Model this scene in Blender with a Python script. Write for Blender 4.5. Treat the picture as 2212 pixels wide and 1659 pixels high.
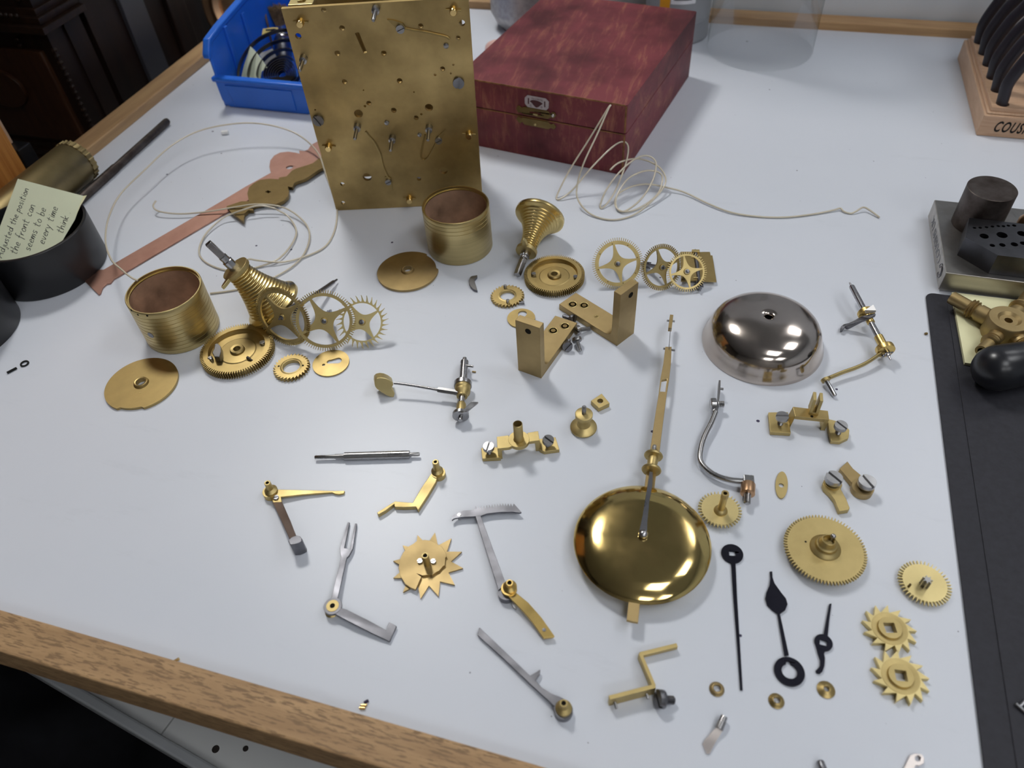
import bpy, bmesh, math, random
from mathutils import Vector, Matrix
from mathutils.geometry import tessellate_polygon
PI = math.pi
random.seed(7)
scn = bpy.context.scene
COL = scn.collection
for o in list(bpy.data.objects): bpy.data.objects.remove(o)
MM = 0.001

# ------------------------------------------------------------------ camera
# all lengths below are in millimetres; the bench top is z = 0, x runs along the bench, y away from the user
IW, IH = 2212.0, 1659.0
FPX, TILT, ROLL, YAW, CAMH = 1636.54, math.radians(46.932), math.radians(-4.204), math.radians(19.0), 380.0
_f = Vector((0, math.cos(TILT), -math.sin(TILT))); _r = Vector((1, 0, 0)); _u = _r.cross(_f)
_r2 = _r*math.cos(ROLL) + _u*math.sin(ROLL); _u2 = _u*math.cos(ROLL) - _r*math.sin(ROLL)
RZ = Matrix.Rotation(YAW, 3, 'Z')
CF, CR, CU = RZ @ _f, RZ @ _r2, RZ @ _u2
CAM = Vector((0, 0, CAMH))
cd = bpy.data.cameras.new('camera'); cam = bpy.data.objects.new('camera', cd); COL.objects.link(cam)
m = Matrix((CR, CU, -CF)).transposed().to_4x4(); m.translation = CAM*MM
cam.matrix_world = m
cd.sensor_fit = 'HORIZONTAL'; cd.sensor_width = 36; cd.lens = FPX*36/IW
cd.clip_start = 0.01; cd.clip_end = 20
cd.dof.use_dof = True; cd.dof.focus_distance = 0.52; cd.dof.aperture_fstop = 8.5
scn.camera = cam
scn.view_settings.view_transform = 'Standard'; scn.view_settings.look = 'None'
scn.view_settings.gamma = 1; scn.view_settings.use_curve_mapping = False
scn.view_settings.exposure = EXPOSURE = -0.08

# ------------------------------------------------------------------ world
w = bpy.data.worlds.new('world'); scn.world = w; w.use_nodes = True
w.node_tree.nodes['Background'].inputs[0].default_value = (0.80, 0.88, 1.0, 1)
w.node_tree.nodes['Background'].inputs[1].default_value = 0.10

# ------------------------------------------------------------------ measuring helpers (points of the photograph -> millimetres in the room)
CROP = dict(z1=(0,0,.31645),z2=(500,0,.31645),z3=(1000,0,.31645),z4=(1512,0,.31645),z5=(0,400,.27125),z6=(400,450,.27125),
 z7=(780,380,.27125),z8=(1200,450,.27125),a1=(1712,350,.22604),a2=(1712,580,.22604),a3=(780,740,.27125),a4=(540,950,.22604),
 a5=(640,1100,.27125),a6=(1200,650,.22604),a7=(1200,980,.22604),a8=(1600,820,.22604),b1=(1500,1100,.27125),b2=(980,1300,.27125),
 b3=(1480,1400,.33092),b4=(0,1280,.36166),b6=(0,650,.22604),b7=(640,0,.27723),b8=(0,230,.13562),c1=(440,0,.15674),
 c2=(990,0,.09042),c3=(0,0,.217),c4=(2012,0,.18083),c5=(1980,360,.19285),c6=(480,290,.12054),c7=(2012,600,.15674),c8=(1100,190,.06027),p=(0,0,1))
def ray(c, x, y):
    a, b, s = CROP[c]; X, Y = a+x*s, b+y*s
    return CF + CR*((X-IW/2)/FPX) + CU*((IH/2-Y)/FPX)
def at(c, x, y, z=0.0):                      # on the horizontal plane at height z
    d = ray(c, x, y); return CAM + d*((z-CAMH)/d.z)
def onp(c, x, y, O, n):                      # on an arbitrary plane
    d = ray(c, x, y); return CAM + d*((O-CAM).dot(n)/d.dot(n))
def tr(c, z, pts): return [at(c, x, y, z) for x, y in pts]

# ------------------------------------------------------------------ mesh helpers
def new(): return bmesh.new()
def frame(O, ax, up=None):                   # matrix whose Z is ax, origin O
    z = Vector(ax).normalized()
    u = Vector(up) if up is not None else (Vector((0,0,1)) if abs(z.z) < .95 else Vector((0,1,0)))
    x = u.cross(z).normalized(); y = z.cross(x)
    M = Matrix((x, y, z)).transposed().to_4x4(); M.translation = Vector(O); return M
def fxy(O, x, z=(0,0,1)):                    # matrix with X along x, Z close to z
    x = Vector(x).normalized(); y = Vector(z).cross(x).normalized(); z = x.cross(y)
    M = Matrix((x, y, z)).transposed().to_4x4(); M.translation = Vector(O); return M
def mv(x, y, z): return Matrix.Translation((x, y, z))
I4 = Matrix.Identity(4)
def lathe(bm, prof, M=I4, n=40, closed=False, smooth_all=True):
    rows = []
    for r, z in prof:
        if r < 1e-6: rows.append([bm.verts.new(M @ Vector((0,0,z)))])
        else: rows.append([bm.verts.new(M @ Vector((r*math.cos(2*PI*i/n), r*math.sin(2*PI*i/n), z))) for i in range(n)])
    prs = list(zip(rows, rows[1:]))
    if closed: prs.append((rows[-1], rows[0]))
    for a, b in prs:
        for i in range(n):
            j = (i+1) % n
            try:
                if len(a) == 1 and len(b) == 1: continue
                if len(a) == 1: bm.faces.new((a[0], b[i], b[j]))
                elif len(b) == 1: bm.faces.new((a[i], b[0], a[j]))
                else: bm.faces.new((a[i], b[i], b[j], a[j]))
            except ValueError: pass
    return bm
def prism(bm, outer, z0, z1, holes=(), M=I4):
    """outline (x, y) with holes, extruded from z0 to z1 in the frame M"""
    loops = [[Vector((p[0], p[1], 0)) for p in outer]] + [[Vector((p[0], p[1], 0)) for p in h] for h in holes]
    tris = tessellate_polygon(loops)
    flat = [p for l in loops for p in l]
    top = [bm.verts.new(M @ Vector((p.x, p.y, z1))) for p in flat]
    bot = [bm.verts.new(M @ Vector((p.x, p.y, z0))) for p in flat]
    for t in tris:
        try: bm.faces.new([top[i] for i in t])
        except ValueError: pass
        try: bm.faces.new([bot[i] for i in reversed(t)])
        except ValueError: pass
    k = 0
    for l in loops:
        nn = len(l)
        for i in range(nn):
            a, b = k+i, k+(i+1) % nn
            try: bm.faces.new((top[a], bot[a], bot[b], top[b]))
            except ValueError: pass
        k += nn
    return bm
def flat(bm, c, pts, z0, z1, holes=(), th=None):     # prism traced at its top height z1
    return prism(bm, tr(c, z1, pts), z0, z1, [tr(c, z1, h) for h in holes])
def box(bm, a, b, M=I4):
    (x0,y0,z0), (x1,y1,z1) = a, b
    v = [bm.verts.new(M @ Vector(p)) for p in ((x0,y0,z0),(x1,y0,z0),(x1,y1,z0),(x0,y1,z0),(x0,y0,z1),(x1,y0,z1),(x1,y1,z1),(x0,y1,z1))]
    for f in ((3,2,1,0),(4,5,6,7),(0,1,5,4),(1,2,6,5),(2,3,7,6),(3,0,4,7)): bm.faces.new([v[i] for i in f])
    return bm
def smooth_path(pts, k=6, closed=False):
    P = [Vector(p) for p in pts]; out = []; n = len(P)
    for i in range(n if closed else n-1):
        g = (lambda j: P[j % n]) if closed else (lambda j: P[min(max(j,0),n-1)])
        a, b, c_, d = g(i-1), g(i), g(i+1), g(i+2)
        for s in range(k):
            t = s/k
            out.append(.5*((2*b)+(c_-a)*t+(2*a-5*b+4*c_-d)*t*t+(3*b-a-3*c_+d)*t**3))
    if not closed: out.append(P[-1])
    return out
def tube(bm, pts, r, n=8, k=6, caps=True, flat_=1.0, closed=False):
    P = smooth_path(pts, k, closed) if k > 1 else [Vector(p) for p in pts]
    rr = r if callable(r) else (lambda t: r)
    rows = []; prev = None; N = len(P)
    for i, q in enumerate(P):
        if closed: t = (P[(i+1) % N]-P[i-1]).normalized()
        else: t = (P[min(i+1,N-1)]-P[max(i-1,0)]).normalized()
        if prev is None:
            u = Vector((0,0,1)) if abs(t.z) < .9 else Vector((1,0,0)); prev = (u-t*u.dot(t)).normalized()
        else: prev = (prev-t*prev.dot(t)).normalized()
        b = t.cross(prev); R = rr(i/(N-1))
        rows.append([bm.verts.new(q+prev*(R*flat_*math.cos(2*PI*j/n))+b*(R*math.sin(2*PI*j/n))) for j in range(n)])
    for i in range(N if closed else N-1):
        for j in range(n): bm.faces.new((rows[i][j], rows[i][(j+1)%n], rows[(i+1)%N][(j+1)%n], rows[(i+1)%N][j]))
    if caps and not closed:
        bm.faces.new(list(reversed(rows[0]))); bm.faces.new(rows[-1])
    return bm
def shaft(bm, p0, p1, steps, n=20):
    """solid of revolution from p0 towards p1; steps = [(distance, radius), ...]"""
    p0, p1 = Vector(p0), Vector(p1)
    prof = [(0, steps[0][0])] + [(r, d) for d, r in steps] + [(0, steps[-1][0])]
    return lathe(bm, prof, frame(p0, p1-p0), n)
def sph(bm, c, r, sx=1, sy=1, sz=1, n=12):
    M = Matrix.Translation(c) @ Matrix.Diagonal((sx, sy, sz, 1))
    return lathe(bm, [(r*math.sin(PI*i/n), -r*math.cos(PI*i/n)) for i in range(n+1)], M, n*2)
def circ(cx, cy, r, n=32, a0=0.0): return [(cx+r*math.cos(a0+2*PI*i/n), cy+r*math.sin(a0+2*PI*i/n)) for i in range(n)]
def gear(R, d, n, kind='round', ph=0.0):
    """gear outline: tip radius R, tooth depth d, n teeth"""
    out = []; r = R-d; p = 2*PI/n
    for i in range(n):
        a = ph+i*p
        if kind == 'round': seq = ((-.25,r),(-.2,r+d*.55),(-.09,R-d*.06),(0,R),(.09,R-d*.06),(.2,r+d*.55),(.25,r))
        elif kind == 'saw': seq = ((-.5,r),(.42,R),(.5,r+d*.02))
        elif kind == 'saw2': seq = ((-.5,r),(-.42,R),(.45,r))
        elif kind == 'escape': seq = ((-.35,r),(-.05,r+d*.25),(.16,r+d*.62),(.36,R),(.4,R),(.30,r+d*.6),(.28,r+d*.25),(.33,r))
        elif kind == 'thin': seq = ((-.16,r),(-.13,R-d*.25),(-.06,R),(.06,R),(.13,R-d*.25),(.16,r))
        for t, q in seq: out.append((q*math.cos(a+t*p), q*math.sin(a+t*p)))
    return out
def cross_holes(rin, rh, wr, wh, n=4, ph=0.0):
    """openings between n curved spokes: rim radius rin, hub radius rh, half-width of a spoke at rim / hub"""
    hs = []
    for i in range(n):
        a0, a1 = ph+2*PI*i/n, ph+2*PI*(i+1)/n
        e = wr/rin; pts = []
        for k in range(15):
            a = a0+e+(a1-a0-2*e)*k/14; pts.append((rin*math.cos(a), rin*math.sin(a)))
        p1 = Vector(pts[-1]); p0 = Vector(pts[0]); mid = (a0+a1)/2
        def sp(a, r, s): return Vector((r*math.cos(a)-s*wh*math.sin(a), r*math.sin(a)+s*wh*math.cos(a)))
        c1 = sp(a1, rh*.9, -1); c0 = sp(a0, rh*.9, 1)
        for k in range(1, 14):
            t = k/14; q = p1*(1-t)**3+c1*3*t*(1-t)**2+c0*3*t*t*(1-t)+p0*t**3
            pts.append((q.x, q.y))
        hs.append(pts)
    return hs

# ------------------------------------------------------------------ object helpers
def thing(name, label, cat, loc=(0,0,0), group=None, kind=None):
    o = bpy.data.objects.new(name, None); COL.objects.link(o); o.location = Vector(loc)*MM
    o.empty_display_size = .01
    o['label'] = label; o['category'] = cat
    if group: o['group'] = group
    if kind: o['kind'] = kind
    o['_loc'] = list(loc)
    return o
def obj(name, bm, mat, parent=None, smooth=40, bevel=0.0, origin=None, mats=None):
    """one mesh object from a bmesh whose vertices are in room millimetres"""
    bmesh.ops.recalc_face_normals(bm, faces=bm.faces[:])
    base = Vector((0,0,0)); pp = parent
    while pp is not None: base += pp.location/MM; pp = pp.parent
    if parent is None or origin is not None:
        if origin is None:
            xs = [v.co for v in bm.verts]
            origin = ((min(v.x for v in xs)+max(v.x for v in xs))/2, (min(v.y for v in xs)+max(v.y for v in xs))/2, min(v.z for v in xs))
        org = Vector(origin)
    else: org = base
    for v in bm.verts: v.co = (v.co-org)*MM
    me = bpy.data.meshes.new(name); bm.to_mesh(me); bm.free()
    for x in (mats or [mat]): me.materials.append(M_(x))
    if smooth:
        for p in me.polygons: p.use_smooth = True
        me.set_sharp_from_angle(angle=math.radians(smooth))
    o = bpy.data.objects.new(name, me); COL.objects.link(o)
    o.location = (org-base)*MM
    if parent is not None: o.parent = parent
    if bevel:
        b = o.modifiers.new('bevel', 'BEVEL'); b.width = bevel*MM; b.segments = 2; b.limit_method = 'ANGLE'; b.angle_limit = math.radians(35)
        b.harden_normals = False
    return o
def tag(o, label=None, cat=None, group=None, kind=None):
    if label: o['label'] = label
    if cat: o['category'] = cat
    if group: o['group'] = group
    if kind: o['kind'] = kind
    return o
def text_mesh(s, size, depth, M, shear=0.0, space=1.0, bold=0.0):
    cu = bpy.data.curves.new('t', 'FONT'); cu.body = s; cu.size = size; cu.extrude = depth; cu.shear = shear; cu.space_character = space
    cu.resolution_u = 3; cu.offset = bold
    o = bpy.data.objects.new('t', cu); COL.objects.link(o)
    dg = bpy.context.evaluated_depsgraph_get(); me = bpy.data.meshes.new_from_object(o.evaluated_get(dg))
    bm = bmesh.new(); bm.from_mesh(me); bmesh.ops.transform(bm, matrix=M, verts=bm.verts[:])
    bpy.data.objects.remove(o); bpy.data.curves.remove(cu); bpy.data.meshes.remove(me)
    return bm

# ------------------------------------------------------------------ materials
MATS = {}
def M_(n): return MATS[n] if isinstance(n, str) else n
def nt(name):
    m = bpy.data.materials.new(name); m.use_nodes = True; t = m.node_tree
    MATS[name] = m
    return m, t, t.nodes['Principled BSDF']
def N(t, typ, **kw):
    n = t.nodes.new(typ)
    for k, v in kw.items():
        if k in ('ins',):
            for a, b in v.items(): n.inputs[a].default_value = b
        else: setattr(n, k, v)
    return n
def L(t, a, b): t.links.new(a, b)
def coords(t, scale=(1,1,1), rot=(0,0,0), kind='Object'):
    tc = N(t, 'ShaderNodeTexCoord'); mp = N(t, 'ShaderNodeMapping')
    mp.inputs['Scale'].default_value = scale; mp.inputs['Rotation'].default_value = rot
    L(t, tc.outputs[kind], mp.inputs[0]); return mp.outputs[0]
def noise(t, vec, scale, detail=4, rough=.55, dist=0.0):
    n = N(t, 'ShaderNodeTexNoise'); n.inputs['Scale'].default_value = scale; n.inputs['Detail'].default_value = detail
    n.inputs['Roughness'].default_value = rough; n.inputs['Distortion'].default_value = dist; L(t, vec, n.inputs['Vector']); return n.outputs['Fac']
def ramp(t, fac, stops):
    r = N(t, 'ShaderNodeValToRGB'); L(t, fac, r.inputs[0]); e = r.color_ramp.elements
    while len(e) < len(stops): e.new(.5)
    for k, (p, c) in enumerate(stops):
        e[k].position = p; e[k].color = c if len(c) == 4 else (*c, 1)
    return r.outputs[0]
def bump(t, bs, h, strength=.2, dist=.0003):
    b = N(t, 'ShaderNodeBump'); b.inputs['Strength'].default_value = strength; b.inputs['Distance'].default_value = dist
    L(t, h, b.inputs['Height']); L(t, b.outputs[0], bs.inputs['Normal'])
def mul(c, k): return tuple(x*k for x in c)
def metal(name, col, rough=.3, var=.25, scale=60, col2=None, stretch=(1,1,1), rvar=.1, bmp=0.0, aniso=0.0):
    m, t, b = nt(name); b.inputs['Metallic'].default_value = 1
    v = coords(t, stretch); f = noise(t, v, scale, 5)
    c2 = col2 or mul(col, 1-var)
    L(t, ramp(t, f, [(.32, c2), (.68, col)]), b.inputs['Base Color'])
    r = N(t, 'ShaderNodeMapRange', ins={'From Min': .3, 'From Max': .7, 'To Min': rough+rvar, 'To Max': max(.03, rough-rvar*.5)})
    L(t, f, r.inputs[0]); L(t, r.outputs[0], b.inputs['Roughness'])
    if bmp: bump(t, b, noise(t, coords(t, stretch), scale*6, 3), bmp, .0001)
    return m
def plain(name, col, rough=.5, spec=.5, var=.08, scale=40, coat=0.0, bmp=0.0):
    m, t, b = nt(name)
    f = noise(t, coords(t), scale, 4)
    L(t, ramp(t, f, [(.3, mul(col, 1-var)), (.7, mul(col, 1+var*.5))]), b.inputs['Base Color'])
    b.inputs['Roughness'].default_value = rough; b.inputs['Specular IOR Level'].default_value = spec
    b.inputs['Coat Weight'].default_value = coat
    if bmp: bump(t, b, noise(t, coords(t), scale*8, 3), bmp)
    return m
def wood(name, c1, c2, scale=(1,1,1), sc=18, rough=.5, dark=None, coat=0.0, rot=(0,0,0), fleck=None):
    m, t, b = nt(name); v = coords(t, scale, rot)
    g = noise(t, v, sc, 6, .6, .6)
    c = ramp(t, g, [(.3, c1), (.7, c2)])
    if fleck:
        v2 = coords(t, fleck[0], rot); f2 = noise(t, v2, fleck[1], 3, .5)
        mx = N(t, 'ShaderNodeMix', data_type='RGBA', blend_type='MIX'); L(t, ramp(t, f2, [(fleck[2], (0,0,0)), (fleck[2]+.08, (1,1,1))]), mx.inputs['Factor'])
        L(t, c, mx.inputs[6]); mx.inputs[7].default_value = (*fleck[3], 1); c = mx.outputs[2]
    L(t, c, b.inputs['Base Color']); b.inputs['Roughness'].default_value = rough; b.inputs['Coat Weight'].default_value = coat
    b.inputs['Specular IOR Level'].default_value = .35
    bump(t, b, g, .15, .0003)
    return m
# brass
metal('brass', (.58,.455,.205), .48, .14, 70, rvar=.06)
metal('brass_pale', (.73,.60,.29), .42, .10, 70, rvar=.06)
metal('brass_satin', (.49,.365,.155), .42, .22, 55, rvar=.08)
metal('brass_bright', (.72,.52,.185), .34, .18, 90, col2=(.56,.40,.14))
metal('brass_tan', (.47,.35,.17), .48, .22, 40)
metal('brass_dark', (.27,.19,.08), .42, .35, 40)
metal('brass_turned', (.64,.515,.25), .34, .18, 26, stretch=(.15,.15,12), rvar=.12)
metal('brass_aged', (.62,.455,.20), .40, .45, 20, col2=(.33,.235,.10), rvar=.14)
metal('brass_old', (.34,.265,.13), .44, .3, 40)
metal('brass_pin', (.88,.65,.28), .2, .1, 80)
# steel / other metals
metal('steel', (.44,.435,.44), .28, .25, 80)
metal('steel_bright', (.52,.515,.53), .24, .2, 80)
metal('steel_dark', (.26,.26,.28), .30, .3, 80)
metal('steel_lever', (.205,.205,.225), .42, .22, 90, stretch=(1,1,1))
metal('steel_brown', (.30,.22,.18), .34, .4, 60, col2=(.2,.16,.15))
metal('blued', (.030,.030,.042), .35, .3, 80)
metal('iron', (.14,.12,.11), .5, .5, 60, col2=(.06,.045,.04), bmp=.2)
metal('block_steel', (.50,.47,.43), .33, .2, 40, stretch=(.1,3,3))
metal('block_top', (.36,.345,.33), .40, .30, 40)
metal('block_black', (.105,.105,.115), .38, .3, 60)
metal('bell_metal', (.60,.53,.475), .13, .14, 40, rvar=.08)
metal('copper', (.50,.29,.225), .46, .25, 30, col2=(.36,.20,.155), stretch=(1,1,1), rvar=.10)
metal('bronze', (.62,.38,.22), .35, .2, 60)
metal('pot_metal', (.42,.40,.40), .45, .2, 200, bmp=.6)
metal('zinc', (.70,.68,.66), .3, .15, 60)
metal('pale_steel', (.86,.78,.74), .3, .12, 60)
plain('lining', (.42,.255,.165), .6, .3, .5, 45, bmp=.1)
plain('black_hole', (.012,.010,.008), .8, .1)
plain('black_plastic', (.012,.012,.014), .38, .45, .1, 30)
plain('black_rubber', (.014,.015,.019), .30, .5, .1, 30)
plain('mat_black', (.026,.026,.034), .62, .35, .2, 300, bmp=.2)
plain('grip', (.018,.014,.022), .42, .45, .15, 50)
plain('bin_blue', (.022,.155,.70), .36, .5, .08, 30)
plain('note_yellow', (.80,.78,.50), .7, .2, .03, 30)
plain('note_green', (.73,.78,.58), .7, .2, .04, 30)
plain('tag_yellow', (.78,.62,.22), .6, .3)
plain('ink', (.035,.035,.05), .7, .2)
plain('ink_black', (.01,.01,.01), .6, .2)
plain('spring_black', (.018,.013,.010), .30, .6, .3, 60)
plain('gut', (.62,.56,.44), .25, .5, .1, 30, coat=.3)
plain('bristle', (.26,.17,.09), .7, .2, .5, 300)
plain('white_paint', (.62,.62,.61), .45, .4, .06, 8)
plain('grey_rail', (.32,.33,.34), .35, .5, .08, 20)
plain('cloth', (.010,.010,.013), .8, .2, .4, 30)
plain('wall_paint', (.68,.72,.77), .7, .2, .03, 3)
plain('ceiling_paint', (.70,.70,.70), .9, .1, .03, 2)
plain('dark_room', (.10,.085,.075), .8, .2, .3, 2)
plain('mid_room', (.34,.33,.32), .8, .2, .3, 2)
plain('floor_grey', (.10,.10,.10), .7, .2, .15, 5)
plain('pink', (.74,.47,.41), .55, .3, .06, 60)
plain('can_grey', (.28,.29,.31), .35, .5, .05, 20)
plain('can_orange', (.80,.36,.02), .4, .4)
plain('can_white', (.78,.78,.82), .4, .4)
plain('grey_panel', (.055,.055,.065), .4, .5, .3, 4)
plain('badge', (.50,.44,.46), .45, .4, .15, 200)
plain('badge_dark', (.09,.035,.04), .6, .2)
plain('speck', (.04,.03,.06), .7, .2)
plain('white_bit', (.85,.85,.85), .5, .4)
metal('bob_brass', (.80,.61,.235), .11, .14, 50, col2=(.68,.50,.20), rvar=.10)
# ------------------------------------------------------------------ surface materials of the room
wood('trim_wood_x', (.33,.20,.10), (.50,.32,.165), (1.2,14,14), 10, .5, fleck=((20,150,150), 7, .52, (.235,.145,.075)))
wood('trim_wood_y', (.32,.19,.095), (.50,.32,.16), (14,1.2,14), 8, .45)
wood('trim_back', (.36,.20,.09), (.56,.35,.17), (1.0,14,14), 8, .45)
wood('beech', (.52,.33,.21), (.63,.43,.29), (40,3,12), 12, .55)
wood('beech_x', (.52,.32,.20), (.63,.42,.28), (3,30,30), 12, .5)
wood('pine', (.34,.12,.025), (.56,.25,.06), (10,22,1), 9, .5)
wood('mahogany', (.006,.0035,.003), (.020,.009,.006), (6,6,1), 8, .5)
wood('dark_carved', (.008,.005,.004), (.030,.014,.008), (20,20,10), 10, .42)
wood('inlay', (.030,.012,.006), (.055,.022,.010), (20,20,4), 8, .4)

m, t, b = nt('table_top')                       # pale laminate with pen dots, smudges and fine scratches
v = coords(t)
base = ramp(t, noise(t, v, 3.0, 5), [(.3, (.62,.655,.725)), (.7, (.69,.715,.78))])
vo = N(t, 'ShaderNodeTexVoronoi', feature='F1'); vo.inputs['Scale'].default_value = 62; L(t, v, vo.inputs['Vector'])
dots = N(t, 'ShaderNodeMath', operation='LESS_THAN'); L(t, vo.outputs['Distance'], dots.inputs[0])
sel = N(t, 'ShaderNodeSeparateColor'); L(t, vo.outputs['Color'], sel.inputs[0])
thr = N(t, 'ShaderNodeMapRange', ins={'From Min': .80, 'From Max': 1.0, 'To Min': 0.02, 'To Max': .085}); L(t, sel.outputs[0], thr.inputs[0])
L(t, thr.outputs[0], dots.inputs[1])
zone = ramp(t, noise(t, v, 5.0, 2), [(.40, (0,0,0)), (.48, (1,1,1))])
dm = N(t, 'ShaderNodeMath', operation='MULTIPLY'); L(t, dots.outputs[0], dm.inputs[0]); L(t, zone, dm.inputs[1])
sm = ramp(t, noise(t, coords(t, (1.2, 5, 1), (0,0,.35)), 9, 6, .7), [(.60, (0,0,0)), (.82, (1,1,1))])
smz = N(t, 'ShaderNodeMath', operation='MULTIPLY', ins={1: .16}); L(t, sm, smz.inputs[0])
mx0 = N(t, 'ShaderNodeMix', data_type='RGBA'); L(t, smz.outputs[0], mx0.inputs['Factor']); L(t, base, mx0.inputs[6]); mx0.inputs[7].default_value = (.30,.31,.33,1)
mx = N(t, 'ShaderNodeMix', data_type='RGBA'); L(t, dm.outputs[0], mx.inputs['Factor']); L(t, mx0.outputs[2], mx.inputs[6]); mx.inputs[7].default_value = (.05,.045,.09,1)
L(t, mx.outputs[2], b.inputs['Base Color']); b.inputs['Roughness'].default_value = .34; b.inputs['Specular IOR Level'].default_value = .38
m, t, b = nt('red_cloth')                       # worn maroon bookcloth: rubbed through to tan in streaks along the grain
v = coords(t, (70, 9, 16)); v1 = coords(t, (9, 7, 9))
g = noise(t, v, 2.2, 8, .72, .5); big = noise(t, v1, 1.6, 4, .6)
c1 = ramp(t, big, [(.32, (.075,.014,.019)), (.60, (.205,.044,.054))])
mk = N(t, 'ShaderNodeMath', operation='MULTIPLY'); L(t, ramp(t, g, [(.50, (0,0,0)), (.66, (1,1,1))]), mk.inputs[0]); L(t, ramp(t, big, [(.40, (.12,.12,.12)), (.64, (.9,.9,.9))]), mk.inputs[1])
mx = N(t, 'ShaderNodeMix', data_type='RGBA'); L(t, mk.outputs[0], mx.inputs['Factor']); L(t, c1, mx.inputs[6]); mx.inputs[7].default_value = (.36,.145,.09,1)
L(t, mx.outputs[2], b.inputs['Base Color']); b.inputs['Roughness'].default_value = .55; b.inputs['Specular IOR Level'].default_value = .3
bump(t, b, g, .25, .0004)
plain('worn_edge', (.27,.13,.055), .6, .2, .5, 120)
m, t, b = nt('lamp_glow'); b.inputs['Base Color'].default_value = (0,0,0,1)
b.inputs['Emission Color'].default_value = (.97,.985,1.0,1); b.inputs['Emission Strength'].default_value = LAMP = 7.4
m, t, b = nt('lamp_glow_main'); b.inputs['Base Color'].default_value = (0,0,0,1)
b.inputs['Emission Color'].default_value = (1.0,.985,.95,1); b.inputs['Emission Strength'].default_value = LAMP*7.5
m = bpy.data.materials.new('dome_glass'); m.use_nodes = True; MATS['dome_glass'] = m; t = m.node_tree; t.nodes.clear()
out = N(t, 'ShaderNodeOutputMaterial'); tb = N(t, 'ShaderNodeBsdfTransparent'); gb = N(t, 'ShaderNodeBsdfGlossy'); mxs = N(t, 'ShaderNodeMixShader')
lw = N(t, 'ShaderNodeLayerWeight'); lw.inputs[0].default_value = .32; gb.inputs['Roughness'].default_value = .03
L(t, ramp(t, lw.outputs['Facing'], [(0, (.98,.982,.983)), (.6, (.935,.945,.945)), (.88, (.76,.78,.79)), (1, (.40,.43,.44))]), tb.inputs[0])
fr = N(t, 'ShaderNodeMath', operation='MULTIPLY', ins={1: .38}); L(t, lw.outputs['Fresnel'], fr.inputs[0])
L(t, fr.outputs[0], mxs.inputs[0]); L(t, tb.outputs[0], mxs.inputs[1]); L(t, gb.outputs[0], mxs.inputs[2]); L(t, mxs.outputs[0], out.inputs[0])

# ------------------------------------------------------------------ the room
def struct(name, bm, mat, **k): return tag(obj(name, bm, mat, smooth=0, **k), kind='structure')
struct('floor', box(new(), (-2600,-2200,-960), (2600,3000,-900)), 'floor_grey')
struct('ceiling', box(new(), (-2600,-2200,1750), (2600,3000,1800)), 'ceiling_paint')
struct('wall_back', box(new(), (-330,984,-900), (2600,1004,620)), 'wall_paint')
struct('wall_far', box(new(), (-2600,2980,-900), (2600,3000,1750)), 'wall_paint')
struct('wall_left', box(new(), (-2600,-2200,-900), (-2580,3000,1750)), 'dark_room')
struct('wall_right', box(new(), (2580,-2200,-900), (2600,3000,1750)), 'wall_paint')
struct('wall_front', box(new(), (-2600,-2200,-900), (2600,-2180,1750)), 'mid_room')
PANELS = [(-900,1250,1),(620,-250,0),(1150,700,0),(1000,1900,0),(600,-1500,0),(1500,-1200,0)]
for i, (x, y, k) in enumerate(PANELS):
    c = thing('ceiling_light', 'square white LED ceiling light panel in the workshop ceiling', 'light', (x,y,1750), group='ceiling light panels')
    h = 180 if k else 285; H = h+25
    fr_ = prism(new(), [(x-H,y-H),(x+H,y-H),(x+H,y+H),(x-H,y+H)], 1735, 1750, [[(x-h,y-h),(x-h,y+h),(x+h,y+h),(x+h,y-h)]])
    obj('frame', fr_, 'white_paint', c, smooth=0)
    obj('diffuser', box(new(), (x-h,y-h,1741), (x+h,y+h,1749)), 'lamp_glow_main' if k else 'lamp_glow', c, smooth=0)

# ------------------------------------------------------------------ workbench
TX0, TY0, TY1, TX1 = -613, 102.5, 958, 900
wb = thing('workbench', 'white laminate workbench with raised oak edging', 'workbench', (0,500,-900))
obj('tabletop', box(new(), (TX0-22,TY0-18,-18), (TX1,TY1+22,0)), 'table_top', wb, smooth=0)
obj('edge_trim', box(new(), (TX0-25,TY0-20,-18), (TX1,TY0,9)), 'trim_wood_x', wb, smooth=0, bevel=1.2)
obj('edge_trim', box(new(), (TX0-24.5,TY0+.3,-18.5), (TX0,TY1+.3,9.5)), 'trim_wood_y', wb, smooth=0, bevel=1.2)
obj('edge_trim', box(new(), (TX0-25,TY1,-18), (TX1,TY1+23,9)), 'trim_back', wb, smooth=0, bevel=1.2)
for x, y in ((-590,320),(880,320),(-590,920),(880,920)):
    obj('leg', box(new(), (x-20,y-8,-900), (x+20,y+32,-18)), 'white_paint', wb, smooth=0)
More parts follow.
